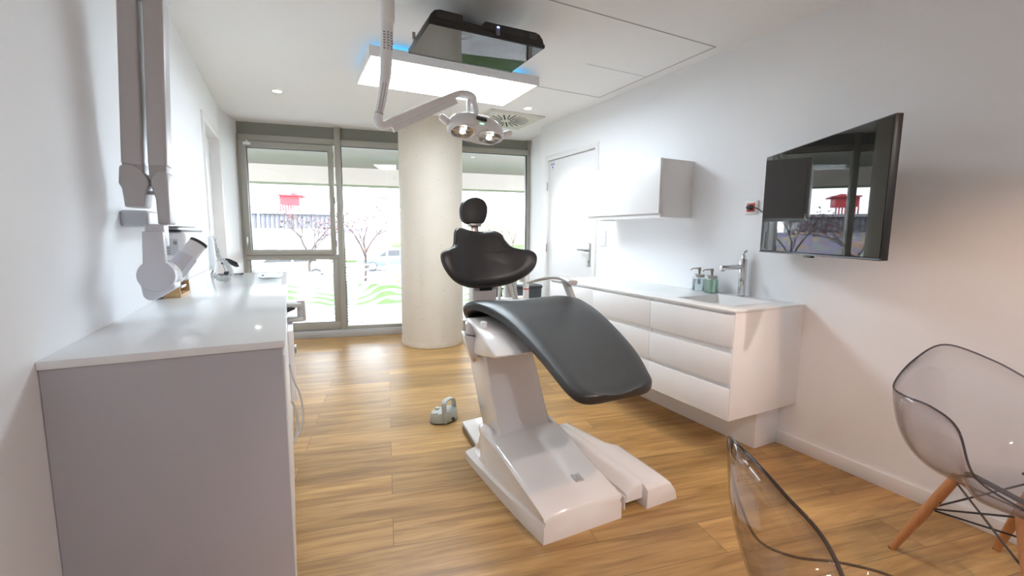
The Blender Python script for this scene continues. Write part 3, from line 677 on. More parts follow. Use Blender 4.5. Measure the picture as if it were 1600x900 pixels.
# ------------------------------------------------------------------ ceiling: light panel, screen, vent, downlights
c = thing('ceiling_light_panel', 'large bright rectangular white light panel hanging under the ceiling', 'ceiling light', (1.09, 3.24, 2.35))
PX0, PX1, PY0, PY1 = .49, 1.685, 2.94, 3.54
b = BM()
box(b, (PX0, PY0, 2.300), (PX1, PY0+.014, 2.362), .001); box(b, (PX0, PY1-.014, 2.300), (PX1, PY1, 2.362), .001)
box(b, (PX0, PY0+.014, 2.300), (PX0+.014, PY1-.014, 2.362), .001); box(b, (PX1-.014, PY0+.014, 2.300), (PX1, PY1-.014, 2.362), .001)
box(b, (PX0+.014, PY0+.014, 2.35), (PX1-.014, PY1-.014, 2.358)); link('frame', b, M['trim'], c)
b = BM(); box(b, (PX0+.014, PY0+.014, 2.302), (PX1-.014, PY1-.014, 2.306)); link('diffuser', b, M['panelE'], c)
b = BM()
for px in (.75, 1.45):
    for py in (3.05, 3.43): cyl(b, (px, py, 2.358), (px, py, ZC), .006, seg=10)
link('suspension_rod', b, M['steel'], c)
b = BM(); box(b, (.58, 3.02, 2.363), (1.60, 3.03, 2.368)); box(b, (.58, 3.45, 2.363), (1.60, 3.46, 2.368)); box(b, (.57, 3.02, 2.363), (.58, 3.46, 2.368)); link('blue_glow_strip', b, M['blueE'], c)

c = thing('ceiling_television', 'black flat screen mounted face down under the ceiling by the light panel', 'television', (.95, 2.33, 2.3))
TZ = 2.2; X0, X1, Y0, Y1 = .632, 1.262, 2.146, 2.545
b = BM(); box(b, (X0, Y0, TZ+.002), (X1, Y1, TZ+.02), .002); link('housing', b, M['black'], c)
b = BM(); box(b, (X0+.006, Y0+.008, TZ-.0005), (X1-.006, Y1-.018, TZ+.002)); link('screen', b, M['screen'], c)
b = BM(); box(b, (X0, Y1-.018, TZ-.001), (X1, Y1, TZ+.004), .001); link('bezel_strip', b, M['dark'], c)
b = BM()
prof = [(X0+.002, .018), (X0+.012, .045), (X0+.03, .065), (X0+.055, .072), (X0+.17, .072), (X0+.175, .045), (X0+.265, .042), (X0+.29, .068), (X1-.055, .072), (X1-.03, .065), (X1-.012, .045), (X1-.002, .018)]
prism(b, [(x_, Y0+.004, TZ+z_) for x_, z_ in prof], (0, .33, 0), .003); link('back_cover', b, M['black'], c)
def slots(x0_, x1_, n, z0_, z1_):
    b = BM()
    for k in range(n):
        xx = x0_+(x1_-x0_)*k/(n-1); box(b, (xx-.0022, Y0+.0018, TZ+z0_), (xx+.0022, Y0+.0042, TZ+z1_))
    return b
for a_, e_ in ((.045, .125), (.54, .58)): link('vent_slots', slots(X0+a_, X0+e_, 9, .035, .062), M['dark'], c)
b = slots(X0+.30, X0+.50, 26, .036, .064); link('vent_slots', b, M['dark'], c)
b = BM(); box(b, (X0+.345, Y0-.004, TZ+.012), (X0+.366, Y0+.004, TZ+.055), .002); o = link('receiver_window', b, mat('violet_grey_plastic', (.16, .16, .24), .3), c)
b = BM(); box(b, (X0+.350, Y0-.006, TZ+.046), (X0+.361, Y0-.003, TZ+.053), .001); link('indicator', b, M['ledb'], o)
b = BM(); box(b, (.85, 2.48, TZ+.03), (1.05, 2.52, ZC), .004); link('mount', b, M['dark'], c)
b = BM(); box(b, (X0-.012, 2.40, TZ+.02), (X0+.004, 2.412, TZ+.055), .002); link('side_hook', b, M['steel'], c)

c = thing('air_vent', 'square white ceiling vent with radiating dark slots near the column', 'vent', (2.0, 4.22, ZC))
VX, VY, VS = 2.06, 4.28, .30
b = BM(); box(b, (VX-VS, VY-VS, ZC-.012), (VX+VS, VY+VS, ZC), .004); box(b, (VX-VS+.03, VY-VS+.03, ZC-.016), (VX+VS-.03, VY+VS-.03, ZC-.011), .002); link('plate', b, M['vent'], c)
for k in range(24):
    a = 2*pi*k/24; L0 = .05 if k % 2 == 0 else .10; L1 = .235; wd = .008 if k % 2 == 0 else .006
    t = bmesh.new(); box(t, (L0, -wd, -.0005), (L1, wd, .0005)); b = BM(); merge(b, t, Matrix.Translation((VX, VY, ZC-.0165)) @ Matrix.Rotation(a, 4, 'Z')); link('slot', b, M['void'], c)

def downlight(x, y, label, seen=True):
    c = thing('recessed_downlight', label, 'downlight', (x, y, ZC), group=None)
    b = BM(); n = 40; secs = []
    for r, z in ((.050, ZC-.0005), (.050, ZC-.005), (.044, ZC-.007), (.036, ZC-.005), (.034, ZC-.001)): secs.append([(x+r*cos(2*pi*k/n), y+r*sin(2*pi*k/n), z) for k in range(n)])
    loft(b, secs, cap=False); link('trim_ring', b, M['trim'], c)
    b = BM(); cyl(b, (x, y, ZC-.0035), (x, y, ZC-.0015), .034, seg=32); link('lens', b, M['lampE'], c)
    return c
downlight(-.028, 4.358, 'small round ceiling downlight left of the light panel near the window')
downlight(2.067, 3.811, 'small round ceiling downlight right of the light panel near the vent')

# ------------------------------------------------------------------ operating lamp
c = thing('operating_lamp', 'white articulated dental lamp with twin reflectors hanging from the ceiling', 'operating light', (.465, 2.25, ZC))
b = BM(); lathe(b, [(.02, ZC-.035), (.10, ZC-.033), (.155, ZC-.025), (.17, ZC-.012), (.172, ZC)], (.50, 2.262, 0), 48); link('ceiling_rose', b, M['white'], c)
b = BM(); cyl(b, (.465, 2.25, ZC-.03), (.463, 2.25, 2.215), .0345, .0345, 32, .004); cyl(b, (.463, 2.25, 2.215), (.462, 2.25, 2.20), .0345, .029, 32); link('upper_pole', b, M['white'], c)
b = BM(); tube(b, [(.462, 2.25, 2.21), (.457, 2.25, 2.12), (.452, 2.25, 2.02), (.448, 2.25, 1.965), (.440, 2.25, 1.92)], [.029, .029, .028, .026, .024], 28, 5); link('pole', b, M['white'], c)
b = BM()
for r_ in range(3):
    for k in range(7):
        z_ = 2.20-.012*k; box(b, (.437+r_*.017, 2.2165+abs(r_-1)*.0045, z_-.05), (.437+r_*.017+.011*random.uniform(.5, 1), 2.2205+abs(r_-1)*.0045, z_-.046))
link('type_label', b, M['ink'], c)
b = BM(); tube(b, [(.441, 2.25, 1.925), (.427, 2.25, 1.85), (.413, 2.25, 1.785)], [.024, .021, .0185], 24, 5); link('lower_pole', b, M['steel' if 0 else 'white'], c)
b = BM()
for s_ in (-.009, .004): tube(b, [(.441+s_, 2.225, 1.925), (.427+s_, 2.2285, 1.85), (.4135+s_, 2.231, 1.79)], .0022, 8, 4)
link('cable', b, M['grey'], c)
b = BM(); cyl(b, (.4135, 2.25, 1.79), (.4125, 2.25, 1.783), .0205, seg=28); link('clamp_ring', b, M['steel'], c)
b = BM(); tube(b, [(.412, 2.25, 1.785), (.409, 2.25, 1.762), (.413, 2.252, 1.742), (.430, 2.256, 1.735), (.455, 2.262, 1.742)], [.0205, .023, .024, .023, .020], 24, 6); link('elbow', b, M['white'], c)
b = BM()
A = Vector((.448, 2.262, 1.745)); B_ = Vector((.846, 2.345, 1.965)); d = (B_-A).normalized(); s = d.cross(Vector((0, 0, 1))).normalized(); u_ = s.cross(d)
def qs(p, w_, h_): return [p+s*w_*x_+u_*h_*z_ for x_, z_ in ((-1, -1), (1, -1), (1, .8), (.7, 1), (-.7, 1), (-1, .8))]
loft(b, [qs(A, .017, .018), qs(A+d*.03, .019, .021), qs(B_-d*.02, .017, .017), qs(B_, .014, .014)]); bevel(b, .003); link('spring_arm', b, M['white'], c)
b = BM(); loft(b, [[p-u_*.0335+u_*0 for p in qs(A+d*.02, .0085, .014)], [p-u_*.029 for p in qs(B_-d*.03, .0085, .014)]]); link('arm_cover', b, M['white'], c)
b = BM(); tube(b, [(.840, 2.345, 1.963), (.87, 2.35, 1.968), (.91, 2.352, 1.968), (.935, 2.352, 1.955), (.938, 2.352, 1.925)], [.015, .021, .022, .021, .017], 24, 6); link('wrist_joint', b, M['white'], c)
b = BM(); box(b, (.897, 2.338, 1.875), (.917, 2.362, 1.945), .006, 3); link('stop_block', b, M['white'], c)
b = BM(); tube(b, [(.938, 2.347, 1.945), (.945, 2.34, 1.90), (.948, 2.332, 1.86), (.946, 2.325, 1.83)], [.014, .0155, .0155, .014], 14, 6, ry=.009); link('fork', b, M['white'], c)
# twin head: the face looks down and a little towards the room
hd = Matrix.Translation((.944, 2.335, 1.790)) @ Matrix.Rotation(radians(6), 4, 'Y') @ Matrix.Rotation(radians(-20), 4, 'X')
def peanut(sc, z):
    q = []
    for k in range(72):
        a = 2*pi*k/72; ca, sa = cos(a), sin(a)
        r = (.165*.085)/sqrt((.085*ca)**2+(.165*sa)**2); xx, yy = r*ca, r*sa
        yy *= .93+.12*min(1, abs(xx)/.08)
        q.append(hd @ Vector((xx*sc, yy*sc, z)))
    return q
b = BM(); loft(b, [peanut(.45, .062), peanut(.70, .056), peanut(.86, .042), peanut(.96, .018), peanut(1, -.012), peanut(.985, -.028), peanut(.95, -.034), peanut(.90, -.030)]); hd_o = link('lamp_head', b, M['white'], c, ang=60)
for sx in (-1, 1):
    ctr = Vector((sx*.078, -.002, -.031)); n = 40
    b = BM(); loft(b, [[hd @ (ctr+Vector((r*cos(2*pi*k/n), r*sin(2*pi*k/n), z))) for k in range(n)] for r, z in ((.070, .0), (.069, -.006), (.064, -.007), (.062, -.002))], cap=False); link('reflector_ring', b, M['white'], hd_o)
    b = BM(); rows = []
    for r, z in ((.062, -.002), (.054, .0005), (.040, .0008), (.02, .0009), (.002, .0009)): rows.append([hd @ (ctr+Vector((r*cos(2*pi*k/n), r*sin(2*pi*k/n), z-(.0035 if (k//4) % 2 else 0)))) for k in range(n)])
    loft(b, rows, cap=False); b.faces.new([v for v in list(b.verts)[-n:]]); link('reflector', b, M['refl'], hd_o)
    b = BM(); ball(b, hd @ (ctr+Vector((0, .005, -.004))), .016, (1, 1, .6)); box(b, hd @ (ctr+Vector((-.004, -.05, -.006))), hd @ (ctr+Vector((.004, -.01, -.002)))); link('led', b, M['bulb'], hd_o)
    b = BM(); tube(b, [hd @ Vector((sx*.150, 0, -.002)), hd @ Vector((sx*.178, -.012, .002)), hd @ Vector((sx*.200, -.018, .012))], [.017, .020, .018], 18, 5)
    ball(b, hd @ Vector((sx*.200, -.018, .012)), .0155); link('handle', b, M['white'], c)
b = BM(); t = bmesh.new(); box(t, (-.030, -.088, .002), (.030, -.070, .022), .006, 3); merge(b, t, hd); link('sensor_window', b, M['black'], hd_o)
b = BM(); t = bmesh.new(); box(t, (-.012, -.086, -.0175), (.012, -.079, -.0155), .0008); merge(b, t, hd); link('indicator', b, M['ledg'], hd_o)

# ------------------------------------------------------------------ dental chair
c = thing('dental_chair', 'dental patient chair with black upholstery on a glossy white pedestal', 'dental chair', (1.05, 1.9, 0))
# foot cover of the pedestal
def bsec(y, xc, wb, hs, wr, ht, wt, sh=.0):
    return [(xc-wb, y-sh*0, 0), (xc-wb+.003, y, hs*.9), (xc-wb+.010, y, hs), (xc-wr, y, hs+.012), (xc-wt-.02, y, ht-.012), (xc-wt, y, ht), (xc, y, ht+.006), (xc+wt, y, ht), (xc+wt+.02, y, ht-.012), (xc+wr, y, hs+.012), (xc+wb-.010, y, hs), (xc+wb-.003, y, hs*.9), (xc+wb, y, 0)]
b = BM()
secs = [bsec(1.385, 1.04, .197, .082, .190, .110, .176), bsec(1.393, 1.04, .198, .081, .190, .119, .174), bsec(1.43, 1.04, .202, .077, .192, .130, .174), bsec(1.55, 1.041, .212, .068, .198, .153, .176), bsec(1.70, 1.042, .222, .058, .205, .182, .180), bsec(1.82, 1.043, .228, .052, .210, .206, .184), bsec(1.93, 1.044, .232, .048, .212, .222, .188),
        bsec(2.02, 1.045, .236, .044, .212, .220, .186), bsec(2.10, 1.045, .238, .042, .20, .19, .15), bsec(2.17, 1.045, .236, .04, .18, .12, .11)]
loft(b, secs); bmesh.ops.triangulate(b, faces=[f for f in b.faces if len(f.verts) > 4]); base = link('base_cover', b, M['gloss'], c, ang=42)
for s_ in (-1, 1):
    b = BM(); ball(b, (1.045+s_*.176, 2.0, .205), .05, (.62, 1.8, .72), 32, 20); link('base_lip', b, M['gloss'], base)
b = BM(); hexa(b, [(1.075, 1.495, .140), (1.115, 1.495, .140), (1.115, 1.54, .148), (1.075, 1.54, .148), (1.075, 1.495, .1505), (1.115, 1.495, .1505), (1.115, 1.54, .1600), (1.075, 1.54, .1600)]); o = link('badge', b, mat('silver_badge', (.60, .58, .56), .25, metal=.4), base)
b = BM()
for k, (px_, py_) in enumerate(((1.088, 1.508), (1.102, 1.512), (1.094, 1.524))): tube(b, [(px_+.006*cos(a), py_+.007*sin(a), .1510+(py_+.007*sin(a)-1.495)*.211) for a in [2*pi*j/16 for j in range(16)]], .0008, 6, closed=True)
link('emblem', b, M['ink'], o)
# lift column
b = BM(); hexa(b, [(.90, 1.90, .20), (1.205, 1.93, .20), (1.205, 2.13, .20), (.90, 2.12, .20), (.885, 2.10, .665), (1.185, 2.15, .665), (1.185, 2.38, .665), (.885, 2.36, .665)], .004, 2); col = link('lift_column', b, M['stemw'], c)
b = BM(); hexa(b, [(.895, 1.906, .20), (.903, 1.897, .20), (.903, 2.12, .20), (.895, 2.12, .20), (.880, 2.106, .66), (.889, 2.097, .66), (.889, 2.36, .66), (.880, 2.36, .66)], .001); link('edge_trim', b, M['gloss'], col)
b = BM(); hexa(b, [(1.203, 1.927, .20), (1.209, 1.934, .20), (1.209, 2.13, .20), (1.203, 2.13, .20), (1.183, 2.147, .66), (1.189, 2.153, .66), (1.189, 2.38, .66), (1.183, 2.38, .66)], .001); link('edge_trim', b, M['gloss'], col)
# seat carriage
def skew(b):
    for v in b.verts:
        if v.co.y > 2.16 and v.co.x < 1.1: v.co.x += (v.co.y-2.16)*.40
b = BM(); prism(b, [(.815, 2.04, .612), (.815, 2.50, .612), (.815, 2.50, .71), (.815, 2.26, .765), (.815, 2.12, .785), (.815, 1.96, .74), (.815, 1.78, .668), (.815, 1.80, .655)], (.56, 0, 0), .022, 4); skew(b); sh_ = link('seat_casing', b, M['gloss'], c)
b = BM(); prism(b, [(.808, 2.13, .665), (.808, 2.46, .665), (.808, 2.44, .72), (.808, 2.24, .755), (.808, 2.13, .76)], (.575, 0, 0), .012, 4); skew(b); link('side_panel', b, M['gloss'], sh_)
b = BM(); box(b, (.845, 2.012, .735), (.875, 2.045, .785), .009, 4); link('release_button', b, M['white'], sh_)
b = BM(); prism(b, [(.785, 2.11, .700), (.872, 2.095, .682), (.874, 2.095, .63), (.852, 2.10, .556), (.842, 2.10, .549), (.828, 2.10, .552), (.800, 2.105, .63)], (.03, .13, 0), .010, 4); o = link('cup_holder', b, M['gloss'], c)
b = BM(); hexa(b, [(.800, 2.125, .692), (.860, 2.112, .680), (.875, 2.20, .680), (.82, 2.20, .692), (.800, 2.125, .701), (.860, 2.112, .689), (.875, 2.20, .689), (.82, 2.20, .701)], .001); link('slot_opening', b, M['dark'], o)
b = BM(); prism(b, [(.832, 2.0995, .562), (.846, 2.0985, .562), (.838, 2.0985, .582)], (0, -.002, 0)); link('warning_triangle', b, M['orange'], o)
# one-piece seat and leg cushion
TB = [(1.283, .623, 1.03, 1.20), (1.292, .627, .985, 1.255), (1.31, .633, .955, 1.300), (1.34, .643, .938, 1.330), (1.39, .657, .932, 1.356), (1.48, .684, .936, 1.400), (1.6, .722, .942, 1.440), (1.8, .786, .938, 1.480), (1.92, .824, .925, 1.492), (2.0, .846, .905, 1.492), (2.07, .865, .875, 1.482), (2.13, .873, .848, 1.464), (2.19, .868, .832, 1.45), (2.235, .850, .828, 1.44), (2.275, .822, .845, 1.43), (2.36, .788, .885, 1.40), (2.50, .76, .94, 1.36), (2.54, .752, .97, 1.33)]
b = BM(); secs = []
for i, (y, z, xa, xb) in enumerate(TB):
    th = .060 if 2 < i < len(TB)-1 else (.030, .044, .054)[min(i, 2)] if i < 3 else .03
    w = (xb-xa)/2; xc = (xa+xb)/2; q = []; n = 40
    sl = (TB[min(i+1, len(TB)-1)][1]-TB[max(i-1, 0)][1])/(TB[min(i+1, len(TB)-1)][0]-TB[max(i-1, 0)][0])
    for k in range(n):
        a = 2*pi*k/n; ca, sa = cos(a), sin(a)
        ex = (abs(ca)**.28)*(1 if ca > 0 else -1); ez = (abs(sa)**.62)*(1 if sa > 0 else -1)
        dish = 0
        if sa > 0: dish = -.012*max(0, 1-(ex/.8)**2)*(1 if y < 1.9 else .9)
        q.append((xc+w*ex, y-sl*(ez*th/2)*.5, z-th/2+th/2*ez+dish*max(0, sa)))
    secs.append(q)
sm = []
for k in range(len(secs[0])): sm.append(catmull([s_[k] for s_ in secs], 3))
secs = [[sm[k][i] for k in range(len(sm))] for i in range(len(sm[0]))]
loft(b, secs); cu = link('seat_cushion', b, M['leather'], c, ang=60)
def edgeline(side, dz, dx):
    P = [(xa+dx if side < 0 else xb-dx, y, z+dz) for y, z, xa, xb in TB[4:15]]
    return P
for s_ in (-1, 1):
    b = BM(); tube(b, edgeline(s_, -.011, .010), .0022, 8, 4); link('piping', b, M['seam'], cu)
# backrest (leans back), traced outline about (1.08, 2.5, .92)
LEAN = Matrix.Translation((1.08, 2.5, .92)) @ Matrix.Rotation(-math.atan2(.35, .94), 4, 'X')
bo = [(-.165, .337), (-.151, .352), (-.12, .362), (-.079, .358), (-.019, .350), (.042, .350), (.097, .356), (.130, .350), (.158, .327), (.174, .283), (.205, .237), (.257, .210), (.311, .194), (.343, .167), (.349, .132), (.330, .084), (.285, .042), (.214, .010), (.129, -.010), (.022, -.018), (-.088, -.016), (-.169, -.002), (-.222, .024), (-.257, .061), (-.280, .101), (-.290, .143), (-.284, .177), (-.256, .200), (-.213, .219), (-.188, .245), (-.178, .287), (-.172, .316)]
def bdish(x_, z_):
    k = max(0, abs(x_-.03)-.12+.10*(z_-.1))/.18; return -.075*min(1.3, k)**1.15-.010*math.exp(-((z_-.02)/.08)**2)+.012*math.exp(-((x_-.03)/.10)**2)
b = BM(); cushion(b, bo, .056, LEAN, .085, bdish, 3, 10); br_ = link('backrest', b, M['leather'], c, ang=60)
b = BM(); P = [(q.x, q.y) for q in catmull([(a_, e_, 0) for a_, e_ in bo], 3, True)]
tube(b, [LEAN @ Vector((x_*.998+.0, .030+bdish(x_, z_), .17+(z_-.17)*.998)) for x_, z_ in P], .0035, 8, closed=True); link('piping', b, M['seam'], br_)
b = BM(); cushion(b, [(x_*.93+.002, .17+(z_-.17)*.93) for x_, z_ in bo], .022, LEAN @ Matrix.Translation((0, .045, 0)), .03, bdish, 3); link('back_shell', b, M['gloss'], c, ang=60)
# headrest
HL = Matrix.Translation((1.075, 2.655, 1.37)) @ Matrix.Rotation(radians(-8), 4, 'X')
ho = [(-.055, .076), (-.009, .090), (.035, .088), (.070, .068), (.088, .032), (.086, -.012), (.072, -.055), (.050, -.080), (-.004, -.086), (-.056, -.084), (-.082, -.070), (-.098, -.038), (-.100, .006), (-.086, .048)]
b = BM(); cushion(b, ho, .062, HL, .26, lambda x_, z_: .16*(x_+.005)**2*4, 4, 12); link('headrest', b, M['leather'], c, ang=60)
b = BM(); hexa(b, [(1.052, 2.66, 1.20), (1.102, 2.66, 1.20), (1.102, 2.675, 1.20), (1.052, 2.675, 1.20), (1.048, 2.69, 1.31), (1.098, 2.69, 1.31), (1.098, 2.705, 1.31), (1.048, 2.705, 1.31)], .002); hr = link('headrest_bar', b, M['steel'], c)
b = BM(); box(b, (1.03, 2.655, 1.268), (1.112, 2.715, 1.292), .006, 3); tube(b, [(1.112, 2.68, 1.285), (1.128, 2.68, 1.280), (1.126, 2.68, 1.262), (1.110, 2.68, 1.262)], .003, 8, 5); link('latch', b, M['steel'], hr)
# spine behind the backrest and under it
b = BM(); box(b, (1.02, 2.575, .60), (1.185, 2.66, .915), .012, 3); o = link('spine_casing', b, mat('light_warm_grey_casing', (.58, .55, .54), .4), c)
b = BM(); box(b, (1.065, 2.566, .865), (1.148, 2.578, .90), .003); link('handle_slot', b, M['black'], o)
# armrest on the right
b = BM(); AR = [(1.40, 2.56, .905), (1.425, 2.44, .935), (1.44, 2.32, .960), (1.447, 2.22, .967), (1.449, 2.14, .957), (1.449, 2.105, .948)]
Pp = catmull(AR, 6); secs = []
for i, p in enumerate(Pp):
    f = i/(len(Pp)-1); w_ = .008+.026*min(1, f*1.6); h_ = .006+.007*min(1, f*2)
    secs.append([p+Vector((w_*x_, 0, h_*z_)) for x_, z_ in ((-1, -.4), (-.6, -1), (.6, -1), (1, -.4), (1, .5), (.7, 1), (-.7, 1), (-1, .5))])
loft(b, secs); bevel(b, .003); ar = link('armrest', b, M['armr'], c)
b = BM(); hexa(b, [(1.450, 2.08, .82), (1.478, 2.08, .82), (1.478, 2.13, .82), (1.450, 2.13, .82), (1.436, 2.155, .950), (1.464, 2.155, .950), (1.464, 2.215, .950), (1.436, 2.215, .950)], .006, 3); link('armrest_post', b, M['armr'], ar)
b = BM(); hexa(b, [(1.36, 2.06, .70), (1.478, 2.06, .70), (1.478, 2.14, .70), (1.36, 2.14, .70), (1.43, 2.07, .83), (1.478, 2.07, .83), (1.478, 2.14, .83), (1.43, 2.14, .83)], .006, 3); link('armrest_root', b, M['gloss'], ar)
# grey supply hose curving behind the lift column
b = BM(); tube(b, [(1.26, 2.40, .66), (1.285, 2.39, .60), (1.285, 2.37, .52), (1.25, 2.33, .44), (1.19, 2.26, .36), (1.16, 2.12, .27)], .013, 14, 6); link('supply_hose', b, M['grey'], c)
# floor plate behind the pedestal and connection box beside it
b = BM(); hexa(b, [(.873, 2.06, .0), (1.26, 2.06, .0), (1.26, 2.55, .0), (.922, 2.53, .0), (.878, 2.06, .05), (1.255, 2.06, .05), (1.255, 2.545, .05), (.926, 2.525, .05)], .006, 3); o = link('floor_plate', b, M['gloss'], c)
b = BM(); hexa(b, [(.872, 2.09, .006), (.875, 2.09, .006), (.9165, 2.49, .006), (.9135, 2.49, .006), (.8735, 2.09, .034), (.876, 2.09, .034), (.9175, 2.49, .034), (.9145, 2.49, .034)]); link('side_slot', b, M['bronze'], o)

c = thing('connection_box', 'low sloping white floor connection box to the right of the chair pedestal', 'connection box', (1.43, 1.7, 0))
def cs(y, xa, xb, ta, tb, z, e=.016): return [(xa, y, 0), (xa+(ta-xa)*.7, y, z*.72), (ta, y, z-e*.35), (ta+e, y, z), (tb-e, y, z), (tb, y, z-e*.35), (xb-(xb-tb)*.25, y, z*.5), (xb, y, 0)]
b = BM(); loft(b, [cs(1.385, 1.382, 1.565, 1.384, 1.53, .085), cs(1.39, 1.382, 1.566, 1.384, 1.525, .095), cs(1.41, 1.382, 1.567, 1.384, 1.515, .107), cs(1.45, 1.382, 1.567, 1.384, 1.513, .112), cs(1.74, 1.382, 1.570, 1.384, 1.522, .115), cs(1.80, 1.382, 1.535, 1.384, 1.482, .115), cs(2.10, 1.382, 1.485, 1.384, 1.44, .112), cs(2.14, 1.382, 1.47, 1.384, 1.43, .09)])
h_ = [(1.275, 0), (1.279, .035)]
b2 = BM(); 
def cl(y, z, z0, xa=1.284): return [(xa+.004, y, z0), (xa+.010, y, z*.7), (xa+.050, y, z-.006), (xa+.068, y, z), (1.386, y, z), (1.386, y, z0)]
loft(b2, [cl(1.418, .085, .036), cl(1.422, .099, .036), cl(1.44, .108, .036), cl(1.49, .112, .036), cl(1.74, .115, .036), cl(1.80, .115, .036), cl(2.10, .112, .036), cl(2.14, .09, .036)])
box(b2, (1.290, 1.55, 0), (1.384, 2.13, .04)); box(b2, (1.286, 1.425, 0), (1.292, 1.56, .06))
me_ = bpy.data.meshes.new('t'); b2.to_mesh(me_); b2.free(); b.from_mesh(me_); link('cover', b, M['gloss'], c, ang=45)
b = BM(); box(b, (1.292, 1.54, .0), (1.384, 1.56, .037)); link('cable_opening', b, M['void'], c)

# foot control
c = thing('foot_pedal', 'grey foot control with a carrying hoop standing on the wooden floor', 'foot control', (.862, 2.70, 0))
rz = radians(12); FM = Matrix.Translation((.862, 2.705, 0)) @ Matrix.Rotation(rz, 4, 'Z')
def ov(a_, b_, z, tilt=0): return [FM @ Vector((a_*cos(t), b_*sin(t), z+tilt*a_*cos(t))) for t in [2*pi*k/44 for k in range(44)]]
b = BM(); loft(b, [ov(.094, .066, 0), ov(.096, .068, .006)]); link('rubber_base', b, M['black'], c)
b = BM(); loft(b, [ov(.096, .068, .006), ov(.097, .069, .010), ov(.092, .062, .062, .06), ov(.086, .056, .070, .06), ov(.03, .02, .072, .06)]); link('body', b, M['pedal'], c)
b = BM(); hp_ = [(-.034, -.070, .008), (-.033, -.068, .07), (-.032, -.060, .118), (-.024, -.048, .137), (.0, -.034, .145), (.030, -.022, .146), (.058, -.010, .138), (.072, -.002, .115), (.082, .004, .07), (.092, .010, .012)]
PP = catmull(hp_, 5); secs = []
for i, p in enumerate(PP):
    d_ = (PP[min(i+1, len(PP)-1)]-PP[max(i-1, 0)]).normalized(); side = Vector((-.35, .94, 0)); side = (side-d_*side.dot(d_)).normalized(); nn = d_.cross(side)
    secs.append([FM @ (p+side*.017*x_+nn*.0055*z_) for x_, z_ in ((-1, -1), (1, -1), (1, 1), (-1, 1))])
loft(b, secs); bevel(b, .0025); link('hoop_handle', b, M['pedal'], c)
for q_ in ((-.070, -.018, .066), (-.028, .035, .074)):
    b = BM(); t = bmesh.new(); cyl(t, (q_[0], q_[1], q_[2]-.006), (q_[0], q_[1], q_[2]+.009), .017, .014, 24, .003); merge(b, t, FM); link('button', b, M['grey'], c)
b = BM(); t = bmesh.new(); cyl(t, (.030, -.062, .022), (.032, -.074, .022), .011, seg=20, w=.002); merge(b, t, FM); link('side_knob', b, M['dark'], c)

# assistant's suction stand behind the chair
c = thing('suction_stand', 'white suction hose stand with holders behind the chair backrest', 'suction stand', (1.55, 3.0, 0))
b = BM(); lathe(b, [(.14, 0), (.14, .02), (.03, .035), (.022, .05)], (1.55, 3.05, 0)); cyl(b, (1.55, 3.05, .03), (1.55, 3.05, .78), .02, seg=20); link('stand_base', b, M['white'], c)
b = BM(); box(b, (1.36, 3.0, .70), (1.64, 3.08, .74), .01, 3); link('holder_bar', b, M['white'], c)
b = BM(); cyl(b, (1.628, 3.0, .66), (1.628, 3.0, .93), .0235, .0225, 28, .004); pl = link('suction_handpiece', b, M['white'], c)
b = BM(); cyl(b, (1.628, 3.0, .800), (1.628, 3.0, .808), .0242, seg=28); link('red_ring', b, M['redp'], pl)
b = BM(); box(b, (1.575, 2.985, .86), (1.61, 3.02, .91), .006, 3); link('clip', b, M['grey'], c)
for k, (x_, z0, z1, dx) in enumerate(((1.402, .70, .89, .004), (1.500, .72, .90, -.03), (1.535, .70, .88, -.02))):
    b = BM(); tube(b, [(x_-dx, 3.0, z0), (x_, 3.0, (z0+z1)/2), (x_+dx, 3.0, z1)], [.011, .013, .010], 16, 5); link('handpiece', b, M['grey'], c)
b = BM(); box(b, (1.46, 3.02, .72), (1.56, 3.06, .87), .008, 3); link('instrument_holder', b, M['grey'], c)
b = BM(); tube(b, [(1.40, 3.02, .72), (1.36, 3.05, .45), (1.42, 3.1, .2), (1.5, 3.07, .10)], .012, 12, 6); link('hose', b, M['grey'], c)
c = thing('equipment_case', 'dark box partly hidden behind the chair spine', 'case', (1.40, 3.4, .0))
b = BM(); box(b, (1.47, 3.36, .0), (1.60, 3.50, .78), .012, 3); link('case_body', b, M['dark'], c)
b = BM(); tube(b, [(1.60, 3.40, .77), (1.635, 3.40, .745), (1.635, 3.40, .69), (1.60, 3.40, .66)], .006, 10, 5); link('case_handle', b, M['black'], c)
c = thing('waste_bin', 'charcoal woven-look bin behind the chair armrest', 'bin', (2.30, 4.0, 0))
def rr(hx, hy, z, p=6): return [(2.17+hx*(abs(cos(a))**p+abs(sin(a))**p)**(-1/p)*cos(a), 4.03+hy*(abs(cos(a))**p+abs(sin(a))**p)**(-1/p)*sin(a), z) for a in [2*pi*(k+.5)/48 for k in range(48)]]
b = BM(); loft(b, [rr(.115, .14, 0), rr(.135, .165, .68)]); link('basket', b, M['bin'], c)
b = BM(); loft(b, [rr(.14, .17, .68), rr(.142, .172, .69), rr(.142, .172, .705), rr(.13, .16, .712)]); link('rim', b, M['dark'], c)

